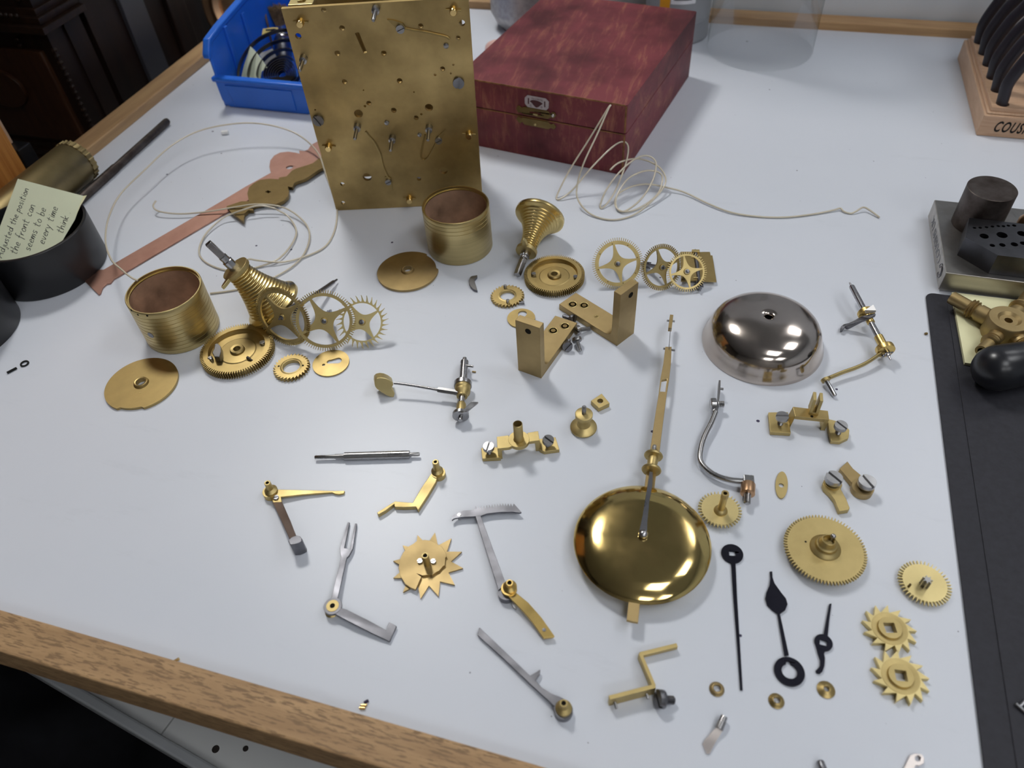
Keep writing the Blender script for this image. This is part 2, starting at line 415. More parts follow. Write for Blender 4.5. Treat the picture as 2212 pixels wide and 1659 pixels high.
# pulled-out white tray under the front edge, and black cloth in front of it
tray = thing('drawer', 'white pull-out drawer with a grey rail below the oak edge', 'drawer', (-100,90,-150))
a, b_ = at('p',100,1470,-120), at('p',420,1659,-120); d = (b_-a).normalized(); nrm = Vector((-d.y,d.x,0))
def tq(u, v, z): return a+d*u+nrm*v+Vector((0,0,z+120-0))
P = [tq(-60,0,0), tq(420,0,0), tq(420,260,0), tq(-60,260,0)]
obj('tray_floor', prism(new(), P, -126, -122), 'white_paint', tray, smooth=0)
for u0, u1 in ((-60,98),(99.2,420)):
    obj('tray_panel', prism(new(), [tq(u0,6,0), tq(u1,6,0), tq(u1,260,0), tq(u0,260,0)], -122, -120), 'white_paint', tray, smooth=0)
obj('rail', prism(new(), [tq(-60,-1,0), tq(420,-1,0), tq(420,6,0), tq(-60,6,0)], -132, -114), 'grey_rail', tray, smooth=0, bevel=1.5)
for x, y, r in ((1288,935,4.0),(1467,932,3.0)):
    q = at('b4', x, y, -119.8); obj('screw_hole', lathe(new(), [(0,0),(r*.6,0),(r*.6,.3),(0,.3)], mv(q.x,q.y,-120.0), 16), 'iron', tray)
bm = new(); G = 40; vs = []
for j in range(G+1):
    for i in range(G+1):
        x = -640+i*580/G; y = -180+j*430/G
        z = -300+14*math.sin(x*.021+y*.013)+9*math.sin(y*.045-x*.017)+6*math.sin(x*.06+2*math.sin(y*.03))
        vs.append(bm.verts.new((x,y,z)))
for j in range(G):
    for i in range(G): bm.faces.new((vs[j*(G+1)+i], vs[j*(G+1)+i+1], vs[(j+1)*(G+1)+i+1], vs[(j+1)*(G+1)+i]))
bmesh.ops.solidify(bm, geom=bm.faces[:], thickness=3)
tag(obj('black_cloth', bm, 'cloth', smooth=180), 'black crumpled fabric hanging below the oak bench edge', 'fabric')

# ------------------------------------------------------------------ dark furniture behind the left edge of the bench
cc = thing('clock_case', 'antique dark carved wooden clock case with beaded mouldings', 'clock case', (-850,760,-900))
XS, YF = -690.0, 624.0
obj('trunk', box(new(), (-1150,YF+10,-900), (XS-10,YF+62,700)), 'mahogany', cc, smooth=0)
for z in (89, -60):
    bmm = new(); w_ = 16 if z == 89 else 9
    for k, (dz, off) in enumerate(((0,w_),(7,w_*.6),(13,w_*.25))):
        box(bmm, (-1150,YF+10-off,z+dz-6), (XS-10+off,YF+60,z+dz+1))
    obj('moulding', bmm, 'dark_carved', cc, smooth=0, bevel=.8)
def bead_row(p0, p1, n, r, nm='bead_row'):
    bmm = new()
    for k in range(n): sph(bmm, Vector(p0).lerp(Vector(p1), k/(n-1)), r, n=4)
    tag(obj(nm, bmm, 'dark_carved', cc), kind='stuff')
bead_row((-740,YF+8,-360), (-740,YF+8,70), 70, 2.6)
bead_row((-712,YF+8,112), (-712,YF+8,400), 50, 2.6)
bead_row((-1100,YF-3,100), (-712,YF-3,100), 60, 2.4)
bead_row((XS-12,YF+12,-400), (XS-12,YF+12,60), 70, 3.2)
obj('panel', box(new(), (-1120,YF+4,-46), (XS-24,YF+12,60)), 'inlay', cc, smooth=0, bevel=2)
obj('panel', box(new(), (-1120,YF+4,118), (-720,YF+12,500)), 'inlay', cc, smooth=0, bevel=2)
obj('panel', box(new(), (-1120,YF+5,-700), (-748,YF+12,-70)), 'inlay', cc, smooth=0, bevel=2)
bmm = new(); prism(bmm, [(30*math.cos(t_*PI/16), 22*math.sin(t_*PI/16)) for t_ in range(32)], 0, 5, M=frame((-790,YF+5,15),(0,-1,0)))
obj('carved_oval', bmm, 'inlay', cc, bevel=2)
obj('side_stile', box(new(), (XS-10,YF+34,-900), (XS-7,YF+58,700)), 'mahogany', cc, smooth=0)
c2 = thing('cabinet', 'tall dark cabinet with a grey panel beside the carved clock case', 'cabinet', (-860,780,-900))
obj('carcass', box(new(), (-1150,YF+66,-900), (-696,YF+246,700)), 'mahogany', c2, smooth=0)
obj('carcass', box(new(), (-1150,YF+246,-900), (-860,YF+1300,700)), 'mahogany', c2, smooth=0)
obj('side_panel', box(new(), (-696,YF+117,-880), (-690,YF+154,680)), 'grey_panel', c2, smooth=0, bevel=1)
obj('stile', box(new(), (-696,YF+190,-900), (-688,YF+222,700)), 'mahogany', c2, smooth=0, bevel=2)
dr = thing('drum_case', 'round copper-coloured clock drum with a black band behind the blue bin', 'clock drum', (-600,1120,-60))
q_ = at('p',524,20,-42); M = frame(q_+Vector((0,22,0)), (.30,-.9,.35))
obj('body', lathe(new(), [(0,-60),(70,-60),(74,-50),(74,-8),(70,0),(56,0),(56,-4),(0,-4)], M, 48), 'bronze', dr)
obj('band', lathe(new(), [(74.2,-38),(75.5,-38),(75.5,-20),(74.2,-20)], M, 48, closed=True), 'black_plastic', dr)
obj('bezel', lathe(new(), [(46,-4),(60,-4),(60,4),(54,6),(46,2)], M, 48, closed=True), 'bronze', dr)
obj('support', box(new(), (q_.x-40,q_.y+40,-900), (q_.x+40,q_.y+100,-60)), 'mahogany', dr, smooth=0)
pine = thing('pine_box', 'orange varnished pine box standing beyond the left bench edge', 'box', (-720,390,-900))
obj('side_panel', box(new(), (-660,230,-900), (-648,492,420)), 'pine', pine, smooth=0, bevel=1)
obj('side_panel', box(new(), (-900,230,-900), (-888,492,420)), 'pine', pine, smooth=0, bevel=1)
obj('back_panel', box(new(), (-888,480,-900), (-660,492,420)), 'pine', pine, smooth=0)
obj('front_panel', box(new(), (-888,230,-900), (-660,242,420)), 'pine', pine, smooth=0)
pb = thing('pale_board', 'narrow pale board on a black base behind the orange pine box', 'board', (-690,515,-900))
obj('board', box(new(), (-712,507,22), (-676,516,420)), 'beech', pb, smooth=0, bevel=1)
obj('base', box(new(), (-712,503,-900), (-660,520,22)), 'black_plastic', pb, smooth=0, bevel=1)
# ================================================================== large things at the back of the bench
# ---- maroon box
bx = thing('wooden_box', 'worn maroon cloth-covered wooden box with a brass latch', 'box', (-150,730,0))
B0 = Vector((-88.2,609,0)); BE = Vector((math.cos(math.radians(-9.4)), math.sin(math.radians(-9.4)), 0)); BN = Vector((-BE.y, BE.x, 0))
BH, BS, BW, BD = 67.0, 40.5, 165.0, 210.0
MB_ = fxy(B0, BE)                                # local: x = -BW..0, y = 0..BD
def rbox(bm, x0, y0, x1, y1, z0, z1, r, M, n=5):
    pts = []
    for cx, cy, a0 in ((x1-r,y1-r,0),(x0+r,y1-r,PI/2),(x0+r,y0+r,PI),(x1-r,y0+r,1.5*PI)):
        for k in range(n+1): pts.append((cx+r*math.cos(a0+k*PI/2/n), cy+r*math.sin(a0+k*PI/2/n)))
    return prism(bm, pts, z0, z1, M=M)
obj('base', rbox(new(), -BW, 0, 0, BD, .25, BS-.5, 2.5, MB_), 'red_cloth', bx, bevel=.8)
lid = obj('lid', rbox(new(), -BW, 0, 0, BD, BS+.5, BH, 2.5, MB_), 'red_cloth', bx, bevel=.9)
obj('seam', rbox(new(), -BW+1.4, 1.4, -1.4, BD-1.4, BS-.6, BS+.6, 1.5, MB_), 'black_hole', bx)
# rubbed tan edges (thin worn strips on the cloth)
for nm, a, b_, sz in (('x',(-BW+2,-.12,BH-1.3),(-2,.5,BH+.12),0),):
    obj('worn_edge', box(new(), a, b_, MB_), 'worn_edge', lid, smooth=0, bevel=.3)
obj('worn_edge', box(new(), (-1.9,-.10,1), (-.2,.3,BS-1), MB_), 'worn_edge', bx, smooth=0, bevel=.3)
obj('worn_edge', box(new(), (-1.9,-.10,BS+1), (-.2,.3,BH-1), MB_), 'worn_edge', lid, smooth=0, bevel=.3)
obj('worn_edge', box(new(), (-BW+2,-.1,BS-1.3), (-2,.3,BS-.45), MB_), 'worn_edge', bx, smooth=0)
FP, FN = B0, -BN
def bf(c, x, y):                                  # point of the photo on the box front -> (x along, z up) in box coordinates
    q = onp(c, x, y, FP, FN)-B0; return (q.dot(BE), q.z)
def fr_prism(bm, pts, d0, d1, holes=()):         # outline on the box front, d = how far it stands out
    M = Matrix((BE, Vector((0,0,1)), -BN)).transposed().to_4x4(); M.translation = B0
    return prism(bm, pts, d0, d1, holes, M)
badge = [bf('c8',*p) for p in ((655,250),(1310,375),(1425,490),(1415,720),(1340,790),(680,690),(565,540),(560,340))]
bd = obj('badge', fr_prism(new(), badge, 0, .7), 'badge', lid, bevel=.2)
obj('emblem', fr_prism(new(), [bf('c8',*p) for p in ((745,460),(820,420),(930,425),(1060,460),(1140,500),(1215,555),(1120,620),(1080,660),(1000,690),(960,680),(880,600),(820,520))], .7, .85), 'badge_dark', bd, smooth=0)
MT = Matrix((BE, Vector((0,0,1)), -BN)).transposed().to_4x4()
def word(s, c, x0, y0, x1, y1, size, par, mat='badge_dark', sp=1.0):
    q0 = onp(c, x0, y0, FP, FN); q1 = onp(c, x1, y1, FP, FN); X = (q1-q0).normalized()
    M = Matrix((X, (-BN).cross(X), -BN)).transposed().to_4x4(); M.translation = q0-BN*.72
    obj('lettering', text_mesh(s, size, .06, M, space=sp), mat, par, smooth=0)
word('FAVORITE', 'c8', 815, 395, 1210, 470, 2.3, bd, sp=1.05)
word('G', 'c8', 745, 640, 830, 660, 2.6, bd); word('D', 'c8', 1140, 705, 1200, 715, 2.6, bd)
for x, y in ((700,455),(1285,575)):
    q = [bf('c8', x+dx, y+dy) for dx, dy in ((-22,-110),(22,-100),(22,110),(-22,100))]
    obj('ornament', fr_prism(new(), q, .7, .8), 'badge_dark', bd, smooth=0)
up = [(260,720),(320,620),(390,640),(460,700),(520,655),(640,665),(1320,790),(1420,830),(1480,930),(1540,850),(1640,870),(1700,980),(1600,1090),(1510,1040),(1400,1100),(560,930),(440,870),(330,860)]
lt = obj('latch_plate', fr_prism(new(), [bf('c8',*p) for p in up], 0, 1.0, [[bf('c8',*p) for p in ((735,820),(1140,890),(1130,965),(730,885))]]), 'brass_dark', lid, bevel=.3)
obj('latch_slide', fr_prism(new(), [bf('c8',*p) for p in ((880,890),(1035,920),(1030,970),(870,935))], 0, 1.6), 'brass_pale', lt, bevel=.2)
q = onp('c8',1580,970,FP,FN); obj('pin', sph(new(), q-BN*.8, 1.6, n=6), 'zinc', lt)
dn = [(260,1080),(340,990),(430,1060),(520,1040),(1380,1190),(1480,1290),(1600,1260),(1690,1380),(1620,1480),(1500,1420),(1420,1470),(560,1300),(480,1200),(400,1260),(320,1180)]
lp = obj('latch_plate', fr_prism(new(), [bf('c8',*p) for p in dn], 0, 1.0), 'brass_dark', bx, bevel=.3)
q = onp('c8',945,1295,FP,FN); obj('pin', sph(new(), q-BN*.9, 1.3, n=6), 'brass_pale', lp)

# ---- clock movement: two brass plates on pillars
PO = Vector((-324.8,503.2,0)); PUx = (Vector((-201.1,539.7,0))-PO); PW = PUx.length; PUx.normalize()
PUz = (Vector((-322.5,493.8,176))-PO).normalized(); PUz = (PUz-PUx*PUz.dot(PUx)).normalized()
PN = PUx.cross(PUz); PN = PN if PN.y < 0 else -PN         # towards the user
MP = Matrix((PUx, PUz, PN)).transposed().to_4x4(); MP.translation = PO
def pl(c, x, y): q = onp(c, x, y, PO, PN)-PO; return (q.dot(PUx), q.dot(PUz))
PT = 3.0
mov = thing('clock_movement', 'tall brass clock movement plate standing upright with fitted posts', 'clock movement', (-262,530,0))
holes = []
HOLES = [(215,82,20),(358,222,22),(322,418,23),(683,418,22),(378,640,21),(806,633,22),(760,862,22),(566,806,20),(935,920,19),(486,888,34),(1034,841,32),(970,206,21),(1262,298,18),
 (1140,540,20),(1082,586,10),(1204,574,8),(1224,507,9),(553,1382,34),(1148,1332,31),(956,1396,17),(360,1438,18),(365,1584,17),(16,285,24),(1292,183,24),(975,892,9),(536,830,10),(917,720,7),(524,705,6),(147,858,7)]
tilt_k = .277/1.0
for x, y, r in HOLES:
    u, v = pl('b7', x, y); e = abs(pl('b7', x+r, y)[0]-u); holes.append(circ(u, v, e, 20))
holes.append([pl('b7',*p) for p in ((458,262),(488,254),(553,414),(526,420))])
outl = [pl('b7',313,1643), pl('p',1043,439.5), pl('p',1012,-5), pl('p',607.5,20)]
obj('front_plate', prism(new(), outl, -PT, 0, holes, MP), 'brass_aged', mov, smooth=30)
GAP = 46.0
outl2 = [(4,0),(PW-6,0),(PW-6,174),(2,174)]
obj('back_plate', prism(new(), outl2, -PT*2-GAP, -PT-GAP, (), MP), 'brass_aged', mov, smooth=30)
for x, y in ((36,170),(1225,78),(255,1138),(1346,1042),(884,1545)):
    u, v = pl('b7', x, y); pilM = MP @ mv(u, v, 0)
    pil = obj('pillar', lathe(new(), [(0,-PT-GAP),(5,-PT-GAP),(5,-PT-GAP+5),(3.6,-PT-GAP+8),(4.2,-PT-GAP/2),(3.6,-PT-8),(5,-PT-5),(5,-PT),(0,-PT)], pilM, 20), 'brass_satin', mov)
    obj('pillar_nib', lathe(new(), [(0,0),(2.9,0),(2.6,5.0),(2.2,5.6),(0,5.6)], pilM, 18), 'brass_pin', pil)
    tube_pin = new(); shaft(tube_pin, pilM @ Vector((-5.5,0.6,.8)), pilM @ Vector((5.5,-.6,.8)), [(0,.5),(11,.7)], 8); obj('taper_pin', tube_pin, 'brass_satin', pil)
for x, y in ((622,70),(60,455),(478,985),(750,1075),(1036,995)):            # steel studs with square shoulders, pointing out
    u, v = pl('b7', x, y); s = MP @ mv(u, v, 0)
    bmm = new(); lathe(bmm, [(0,0),(2.9,0),(2.9,4.6),(1.5,5.2),(1.35,18),(1.0,18.8),(0,18.8)], s, 12)
    obj('stud', bmm, 'steel', mov)
def slot_screw(name, M, r, h, par, mat='steel', shank=0, sr=None, sa=0.0, thread=False):
    """slotted cheese-head screw: head from z=0 to h, shank below"""
    M = M @ Matrix.Rotation(sa, 4, 'Z'); sw, sd = r*.16, h*.45; n = 28; bmm = new()
    for sgn in (-1, 1):                            # two half heads above a common lower disc: a real slot
        a0 = math.asin(sw/r); pts = [(r*math.cos(a0+(PI-2*a0)*k/14)*1, sgn*r*math.sin(a0+(PI-2*a0)*k/14)) for k in range(15)]
        prism(bmm, pts, h-sd, h, M=M)
    lathe(bmm, [(0,0),(r*.97,0),(r,h*.1),(r,h-sd),(0,h-sd)], M, n)
    o = obj(name, bmm, mat, par, bevel=r*.06)
    if shank:
        sr = sr or r*.5; pr = [(0,-shank),(sr*.8,-shank)]
        k = int(shank/.55)
        for i in range(k): pr += [(sr*.86,-shank+.25+i*(shank-.3)/k), (sr,-shank+.25+(i+.5)*(shank-.3)/k)]
        pr += [(sr*.9,0),(0,0)]
        obj('shank', lathe(new(), pr, M, 16), mat, o)
    return o
for x, y, r, sa in ((1265,645,4.4,1.35),(173,937,4.5,-1.1)):
    u, v = pl('b7', x, y); slot_screw('screw', MP @ mv(u, v, 0), r, 2.2, mov, 'steel_dark', sa=sa)
for x, y, r in ((812,221,3.1),(1110,1090,2.9),(718,1412,2.6)):
    u, v = pl('b7', x, y); slot_screw('screw', MP @ mv(u, v, .9), r, 1.8, mov, 'steel', sa=.4)
for x, y, r in ((706,956,1.9),(962,1050,1.7),(1168,357,2.0)):
    u, v = pl('b7', x, y); obj('pin', lathe(new(), [(0,0),(r,0),(r,1.2),(r*.6,1.6),(0,1.6)], MP @ mv(u, v, 0), 12), 'steel', mov)
def plate_strip(pts, wd, th, z0=.1):
    P = [MP @ Vector((*pl('b7',*p), z0+th/2)) for p in pts]
    bmm = new(); tube(bmm, P, wd, 6, 5); return bmm
def plate_shape(pts, z0, z1): return prism(new(), [pl('b7',*p) for p in pts], z0, z1, (), MP)
sp = obj('spring_foot', plate_shape([(708,152),(760,158),(830,180),(855,215),(845,235),(812,245),(785,225)], 0, .9), 'brass_satin', mov); obj('spring_wire', plate_strip([(850,222),(930,238),(1020,252),(1110,272),(1170,288),(1196,306)], .8, 1), 'brass_satin', sp)
sp = obj('spring_foot', plate_shape([(1162,1003),(1160,1030),(1130,1100),(1108,1118),(1092,1095),(1110,1060)], 0, .9), 'brass_satin', mov); obj('spring_wire', plate_strip([(1095,1105),(1050,1190),(1020,1235),(990,1245),(972,1215),(985,1130),(1005,1050)], .75, 1), 'brass_satin', sp)
sp = obj('spring_foot', plate_shape([(690,1380),(715,1370),(740,1390),(752,1480),(735,1450),(705,1425)], 0, .9), 'brass_satin', mov); obj('spring_wire', plate_strip([(715,1380),(680,1300),(655,1200),(610,1110),(565,1060),(543,1025)], .8, 1), 'brass_satin', sp)
# block with two square holes on top of the movement (seen over its upper edge)
q = onp('c1',1350,20,PO-PN*12,PN); obj('bracket', prism(new(), [(-9,-6),(9,-6),(9,7),(-9,7)], -10, 0, [circ(0,0,3,12)], fxy(q, PUx)), 'brass_pale', mov, smooth=0, bevel=.4)

# ---- blue bin with its contents
bn = thing('storage_bin', 'blue plastic parts bin with a low front lip and coiled springs inside', 'bin', (-480,720,0))
X0, X1, YA, YB = -533.0, -424.0, 661.0, 835.0
def wall(bm, a, b_): return box(bm, a, b_)
obj('floor', box(new(), (X0,YA,.2), (X1,YB,3)), 'bin_blue', bn, smooth=0, bevel=1)
obj('front_lip', prism(new(), [(-30,0),(30,0),(31,10)] and [(X0+8,0),(X1-8,0),(X1-2,4),(X1,8),(X1,30),(X0-1,30),(X0,8),(X0+2,4)], 0, 3.4, M=Matrix(((1,0,0,0),(0,0,1,YA-1.5),(0,1,0,0),(0,0,0,1)))), 'bin_blue', bn, bevel=1.0)
obj('front_label_panel', prism(new(), [(X0+15,3),(X1-20,3),(X1-20,25),(X0+10,25)], 0, 1.2, M=Matrix(((1,0,0,0),(0,0,-1,YA-1.5),(0,1,0,0),(0,0,0,1)))), 'bin_blue', bn, bevel=.5)
obj('lip_rim', box(new(), (X0-3,YA-4,28), (X1+3,YA+5,33)), 'bin_blue', bn, bevel=1.6)
for xs, sg in ((X0,1), (X1,-1)):
    prof = [(YA,0),(YB,0),(YB,90),(YA+30,70),(YA+8,66),(YA,56)]
    M = Matrix(((0,0,1,xs if sg > 0 else xs-3),(1,0,0,0),(0,1,0,0),(0,0,0,1)))
    sd = obj('side_wall', prism(new(), prof, 0, 3, M=M), 'bin_blue', bn, bevel=.8)
    M2 = Matrix(((0,0,1,xs-4 if sg > 0 else xs-4),(1,0,0,0),(0,1,0,0),(0,0,0,1)))
    obj('side_rim', prism(new(), [(YA-3,52),(YA-3,57),(YA+6,69),(YA+30,74),(YB,94),(YB,88),(YA+30,68),(YA+10,64),(YA+2,54)], 0, 8, M=M2), 'bin_blue', sd, bevel=1.2)
    for yy in (YA+34, YA+70):
        obj('stacking_rib', box(new(), (xs+(3 if sg>0 else -6),yy,20), (xs+(6 if sg>0 else -3),yy+5,70)), 'bin_blue', sd, bevel=.6)
obj('back_wall', box(new(), (X0,YB-3,0), (X1,YB,94)), 'bin_blue', bn, smooth=0, bevel=.8)
bn.location.z += .0004; mov.location.z += .0003
# mainspring
c0 = at('c1',1090,1050,20); bmm = new(); turns = 10
ex, ey = CR.copy(), (CU*.9-CF*.1+Vector((0,.25,0))).normalized()
rad = lambda t: 5+15*min(t,.60)/.60+(0 if t < .60 else 40*((t-.60)/.40)**1.25)
NP = 460; en = ex.cross(ey)
rows = []
for i in range(NP+1):
    t = i/NP; a = -2*PI*turns*t+PI*1.12+2*PI*turns; r = rad(t); sn_ = math.sin(a); q = c0+ex*(r*math.cos(a)*(1.0 if math.cos(a) < 0 else .75))+ey*(r*sn_*(1.0 if sn_ > 0 else .38))
    rr = ex*math.cos(a)+ey*math.sin(a); h = 3.2
    rows.append([bmm.verts.new(q-en*h-rr*.35), bmm.verts.new(q+en*h-rr*.35), bmm.verts.new(q+en*h+rr*.35), bmm.verts.new(q-en*h+rr*.35)])
for a, b_ in zip(rows, rows[1:]):
    for j in range(4): bmm.faces.new((a[j], a[(j+1)%4], b_[(j+1)%4], b_[j]))
tag(obj('mainspring', bmm, 'spring_black'), 'coiled black mainspring lying in the blue bin', 'spring')
def inplane(c, pts, O, n, th):                     # thin sheet lying in a plane
    n = Vector(n).normalized(); x = Vector((1,0,0)); y = n.cross(x).normalized(); M = Matrix((x, y, n)).transposed().to_4x4(); M.translation = Vector(O)
    Mi = M.inverted(); return prism(new(), [tuple((Mi @ onp(c, px_, py_, Vector(O), n))[:2]) for px_, py_ in pts], 0, th, M=M)
tag(obj('paper_note', inplane('c1', [(645,640),(700,690),(790,800),(880,930),(800,985),(775,1135),(510,1110),(560,900)], (-505,690,14), (0,-.8,.6), .4), 'note_green', smooth=0), 'pale green paper note behind the spring in the blue bin', 'note')
tag(obj('paper_note', inplane('c1', [(760,740),(950,670),(1010,800),(880,930)], (-500,712,20), (0,-.8,.6), .4), 'white_paint', smooth=0), 'pale grey paper slip behind the green note in the bin', 'note')
kt = thing('knurled_tool', 'dark knurled metal tool handle leaning in the blue bin', 'tool', (-490,760,4))
k0, k1 = onp('c1',1110,900,Vector((0,735,0)),Vector((0,-1,0))), onp('c1',1085,540,Vector((0,765,0)),Vector((0,-1,0)))
d = (k1-k0); LK = d.length; bmm = new(); lathe(bmm, [(0,0),(8.6,0)]+[(9.4 if k % 2 else 8.7, 1+k*(LK-2)/36) for k in range(37)]+[(8.6,LK),(0,LK)], frame(k0, d), 28); obj('handle', bmm, 'steel_dark', kt)
bmm = new(); shaft(bmm, k1, k1+d.normalized()*10, [(0,6.5),(6,6.5),(7,5.5)], 20); obj('ferrule', bmm, 'steel_bright', kt)
PC = Vector((0,742,0)); NC = Vector((0,-1,0))
bc = thing('binder_clip', 'yellow tag with a black wire clip in the bin', 'clip', (-480,742,40))
obj('tag', inplane('c1', [(820,400),(940,378),(1030,380),(1020,460),(805,478)], (-490,742,45), (0,-.8,.6), .6), 'tag_yellow', bc, smooth=0)
def oc(x, y, dy=0): return onp('c1', x, y, PC+Vector((0,dy,0)), NC)
bmm = new(); tube(bmm, [oc(860,415,-2), oc(930,412,-2), oc(990,405,-2), oc(1030,440,-2), oc(1100,465,-2), oc(1200,480,-2)], .9, 8); obj('wire', bmm, 'black_plastic', bc)
bmm = new(); tube(bmm, [oc(1000,420,-3), oc(1060,480,-3), oc(1120,495,-3), oc(1220,495,-3)], 1.7, 8); obj('ring', bmm, 'steel_bright', bc)
PB2 = Vector((0,790,0))
def ob(x, y): return onp('c1', x, y, PB2, NC)
br = thing('brush', 'soft brown-bristled brush standing in the blue bin', 'brush', (-500,795,4))
f0, f1 = ob(1060,330), ob(1010,110); bmm = new(); shaft(bmm, Vector((f0.x+2,f0.y,5)), f0, [(0,5),((f0.z-5)*.7,5),((f0.z-5)*.72,6.5),(f0.z-5,6.5)], 16); obj('ferrule', bmm, 'zinc', br)
bmm = new()
for k in range(260):
    a = random.random()*2*PI; r = math.sqrt(random.random()); e = random.random()
    p0 = f0+Vector((6*r*math.cos(a), 6*r*math.sin(a), -1)); p1 = f1+Vector((13*r*math.cos(a), 8*r*math.sin(a), 3*e))
    tube(bmm, [p0, p1], .38, 4, 1)
tag(obj('bristles', bmm, 'bristle', br), kind='stuff')
bmm = new(); t0, t1 = onp('c1',880,330,Vector((0,770,0)),NC), onp('c1',800,0,Vector((0,790,0)),NC); tube(bmm, [Vector((t0.x,765,4)), t0, t1, t1+(t1-t0)*.4], 1.3, 8, 1); tag(obj('bronze_wire', bmm, 'bronze'), 'thin bronze rod standing in the back of the blue bin', 'rod')

# ---- glass dome, can, pot behind the box
gd = thing('glass_dome', 'clear glass display dome standing open end down near the back trim', 'glass dome', (14,897,0))
GR, GH = 57.6, 250
prof = [(GR,0),(GR+.3,1.5),(GR,3)]+[(GR,h) for h in (40,90,140,GH-GR)]+[(GR*math.cos(a*PI/2/10), GH-GR+GR*math.sin(a*PI/2/10)) for a in range(1,11)]
obj('shell', lathe(new(), prof, mv(14,897,.2), 72), 'dome_glass', gd, smooth=60)
cn = thing('spray_can', 'grey can with orange and white label behind the maroon box', 'can', (-83,923,0))
M = mv(-83,923,.2)
obj('body', lathe(new(), [(0,0),(36,0),(37.5,2),(37.5,5),(36.8,8),(36.8,22),(37.2,23),(36.8,24),(36.8,27),(37.2,28),(36.8,29),(36.8,190),(33,198),(15,204),(0,204)], M, 48), 'can_grey', cn)
def wrap(name, a0, a1, z0, z1, r, mat, par, n=14):
    bmm = new(); vs = []
    for k in range(n+1):
        a = a0+(a1-a0)*k/n; vs.append((bmm.verts.new((-83+r*math.cos(a),923+r*math.sin(a),z0)), bmm.verts.new((-83+r*math.cos(a),923+r*math.sin(a),z1))))
    for p, q in zip(vs, vs[1:]): bmm.faces.new((p[0], q[0], q[1], p[1]))
    return obj(name, bmm, mat, par)
R_ = math.radians
lb = wrap('label_white', R_(-98), R_(-55), 46, 180, 36.95, 'can_white', cn); wrap('label_orange', R_(-118), R_(-99), 40, 180, 36.95, 'can_orange', cn)
for k in range(7): wrap('print_line', R_(-93), R_(-62), 50+k*6.5, 51.2+k*6.5, 37.02, 'ink', lb, 8)
pot = thing('metal_pot', 'grey ribbed metal pot behind the maroon box', 'pot', (-255,925,0))
M = mv(-262,922,.2); prof = [(0,0),(32,0),(38,6),(42,14)]+[(45-.25*(k%2), 20+k*1.2) for k in range(60)]+[(45,95),(42,95),(42,30),(0,30)]
obj('body', lathe(new(), prof, M, 64), 'pot_metal', pot)
obj('dark_band', lathe(new(), [(45.2,74),(45.8,74),(45.8,84),(45.2,84)], M, 64, closed=True), 'black_plastic', pot)
tag(obj('pink_eraser', sph(new(), (-268,826,10.2), 10, 1.9, 1.1, 1.0, n=10), 'pink'), 'pale pink rounded eraser showing behind the maroon box', 'eraser')

# ---- pliers stand
ps = thing('pliers_stand', 'pale beech pliers stand lettered COUSINS with pliers in it', 'stand', (280,820,0))
SX, SY0, SY1 = 219.5, 740.5, 905.0; SXE = 345
bmm = new(); box(bmm, (SX,SY0,.2), (SXE,SY1,20)); obj('base', bmm, 'beech', ps, smooth=0, bevel=.6)
bmm = new(); box(bmm, (SX+2.2,SY0+1.8,20), (SXE-2,SY1-2,22)); obj('moulding', bmm, 'beech', ps, smooth=0, bevel=.9)
HOLE = [(575,505),(630,640),(680,775),(730,930),(785,1080),(850,1240)]
hp = [at('c4', x, y, 26) for x, y in HOLE]
hs = [circ(q.x, q.y, 5.6, 20) for q in hp]+[circ(hp[k].x+78, hp[k].y, 5.6, 20) for k in range(6)]
obj('top_board', prism(new(), [(SX+4.5,SY0+4),(SXE-4,SY0+4),(SXE-4,SY1-4),(SX+4.5,SY1-4)], 22, 26, hs), 'beech_x', ps, smooth=0)
obj('front_panel', box(new(), (SX+.4,SY0-.5,.6), (SXE-.4,SY0+.1,19.6)), 'beech_x', ps, smooth=0)
obj('lettering', text_mesh('COUSINS', 14.2, .25, Matrix(((.56,0,0,231.0),(0,0,-1,SY0-.6),(0,1,0,5.6),(0,0,0,1))), shear=.3, space=1.16, bold=.25), 'ink_black', ps, smooth=0)
for k, q in enumerate(hp):
    py = thing('pliers', ['pliers with black grips farthest along the row in the beech stand, nearest the oak trim','pliers with black grips second from the oak back trim in the stand','pliers with black grips third from the oak back trim in the stand','pliers with black grips fourth from the oak back trim in the stand','pliers with black grips fifth from the oak back trim in the stand','pliers with black grips in the stand hole nearest the COUSINS lettering'][k], 'pliers', (q.x+39, q.y, 20), group='pliers in the beech stand')
    lean = (5-k)*1.3
    for sg in (0, 1):
        def P(dx, dz, dy=0): return Vector((q.x+(dx if not sg else 78-dx), q.y+dy, 20+dz))
        bmm = new(); tube(bmm, [P(0,1), P(-1.5,13), P(-2.6,26), P(3.6,48), P(10.9,62), P(16.5,76), P(26,92), P(33,106)], lambda t: 4.9+.6*math.sin(PI*t), 12, 6)
        obj('handle', bmm, 'grip', py)
    bmm = new(); tube(bmm, [Vector((q.x+33,q.y,124)), Vector((q.x+38,q.y,142)), Vector((q.x+38.6,q.y,166))], lambda t: 5.5-3*t, 10, 4); tube(bmm, [Vector((q.x+45,q.y,124)), Vector((q.x+40,q.y,142)), Vector((q.x+39.4,q.y,166))], lambda t: 5.5-3*t, 10, 4)
    obj('jaw', bmm, 'steel', py)

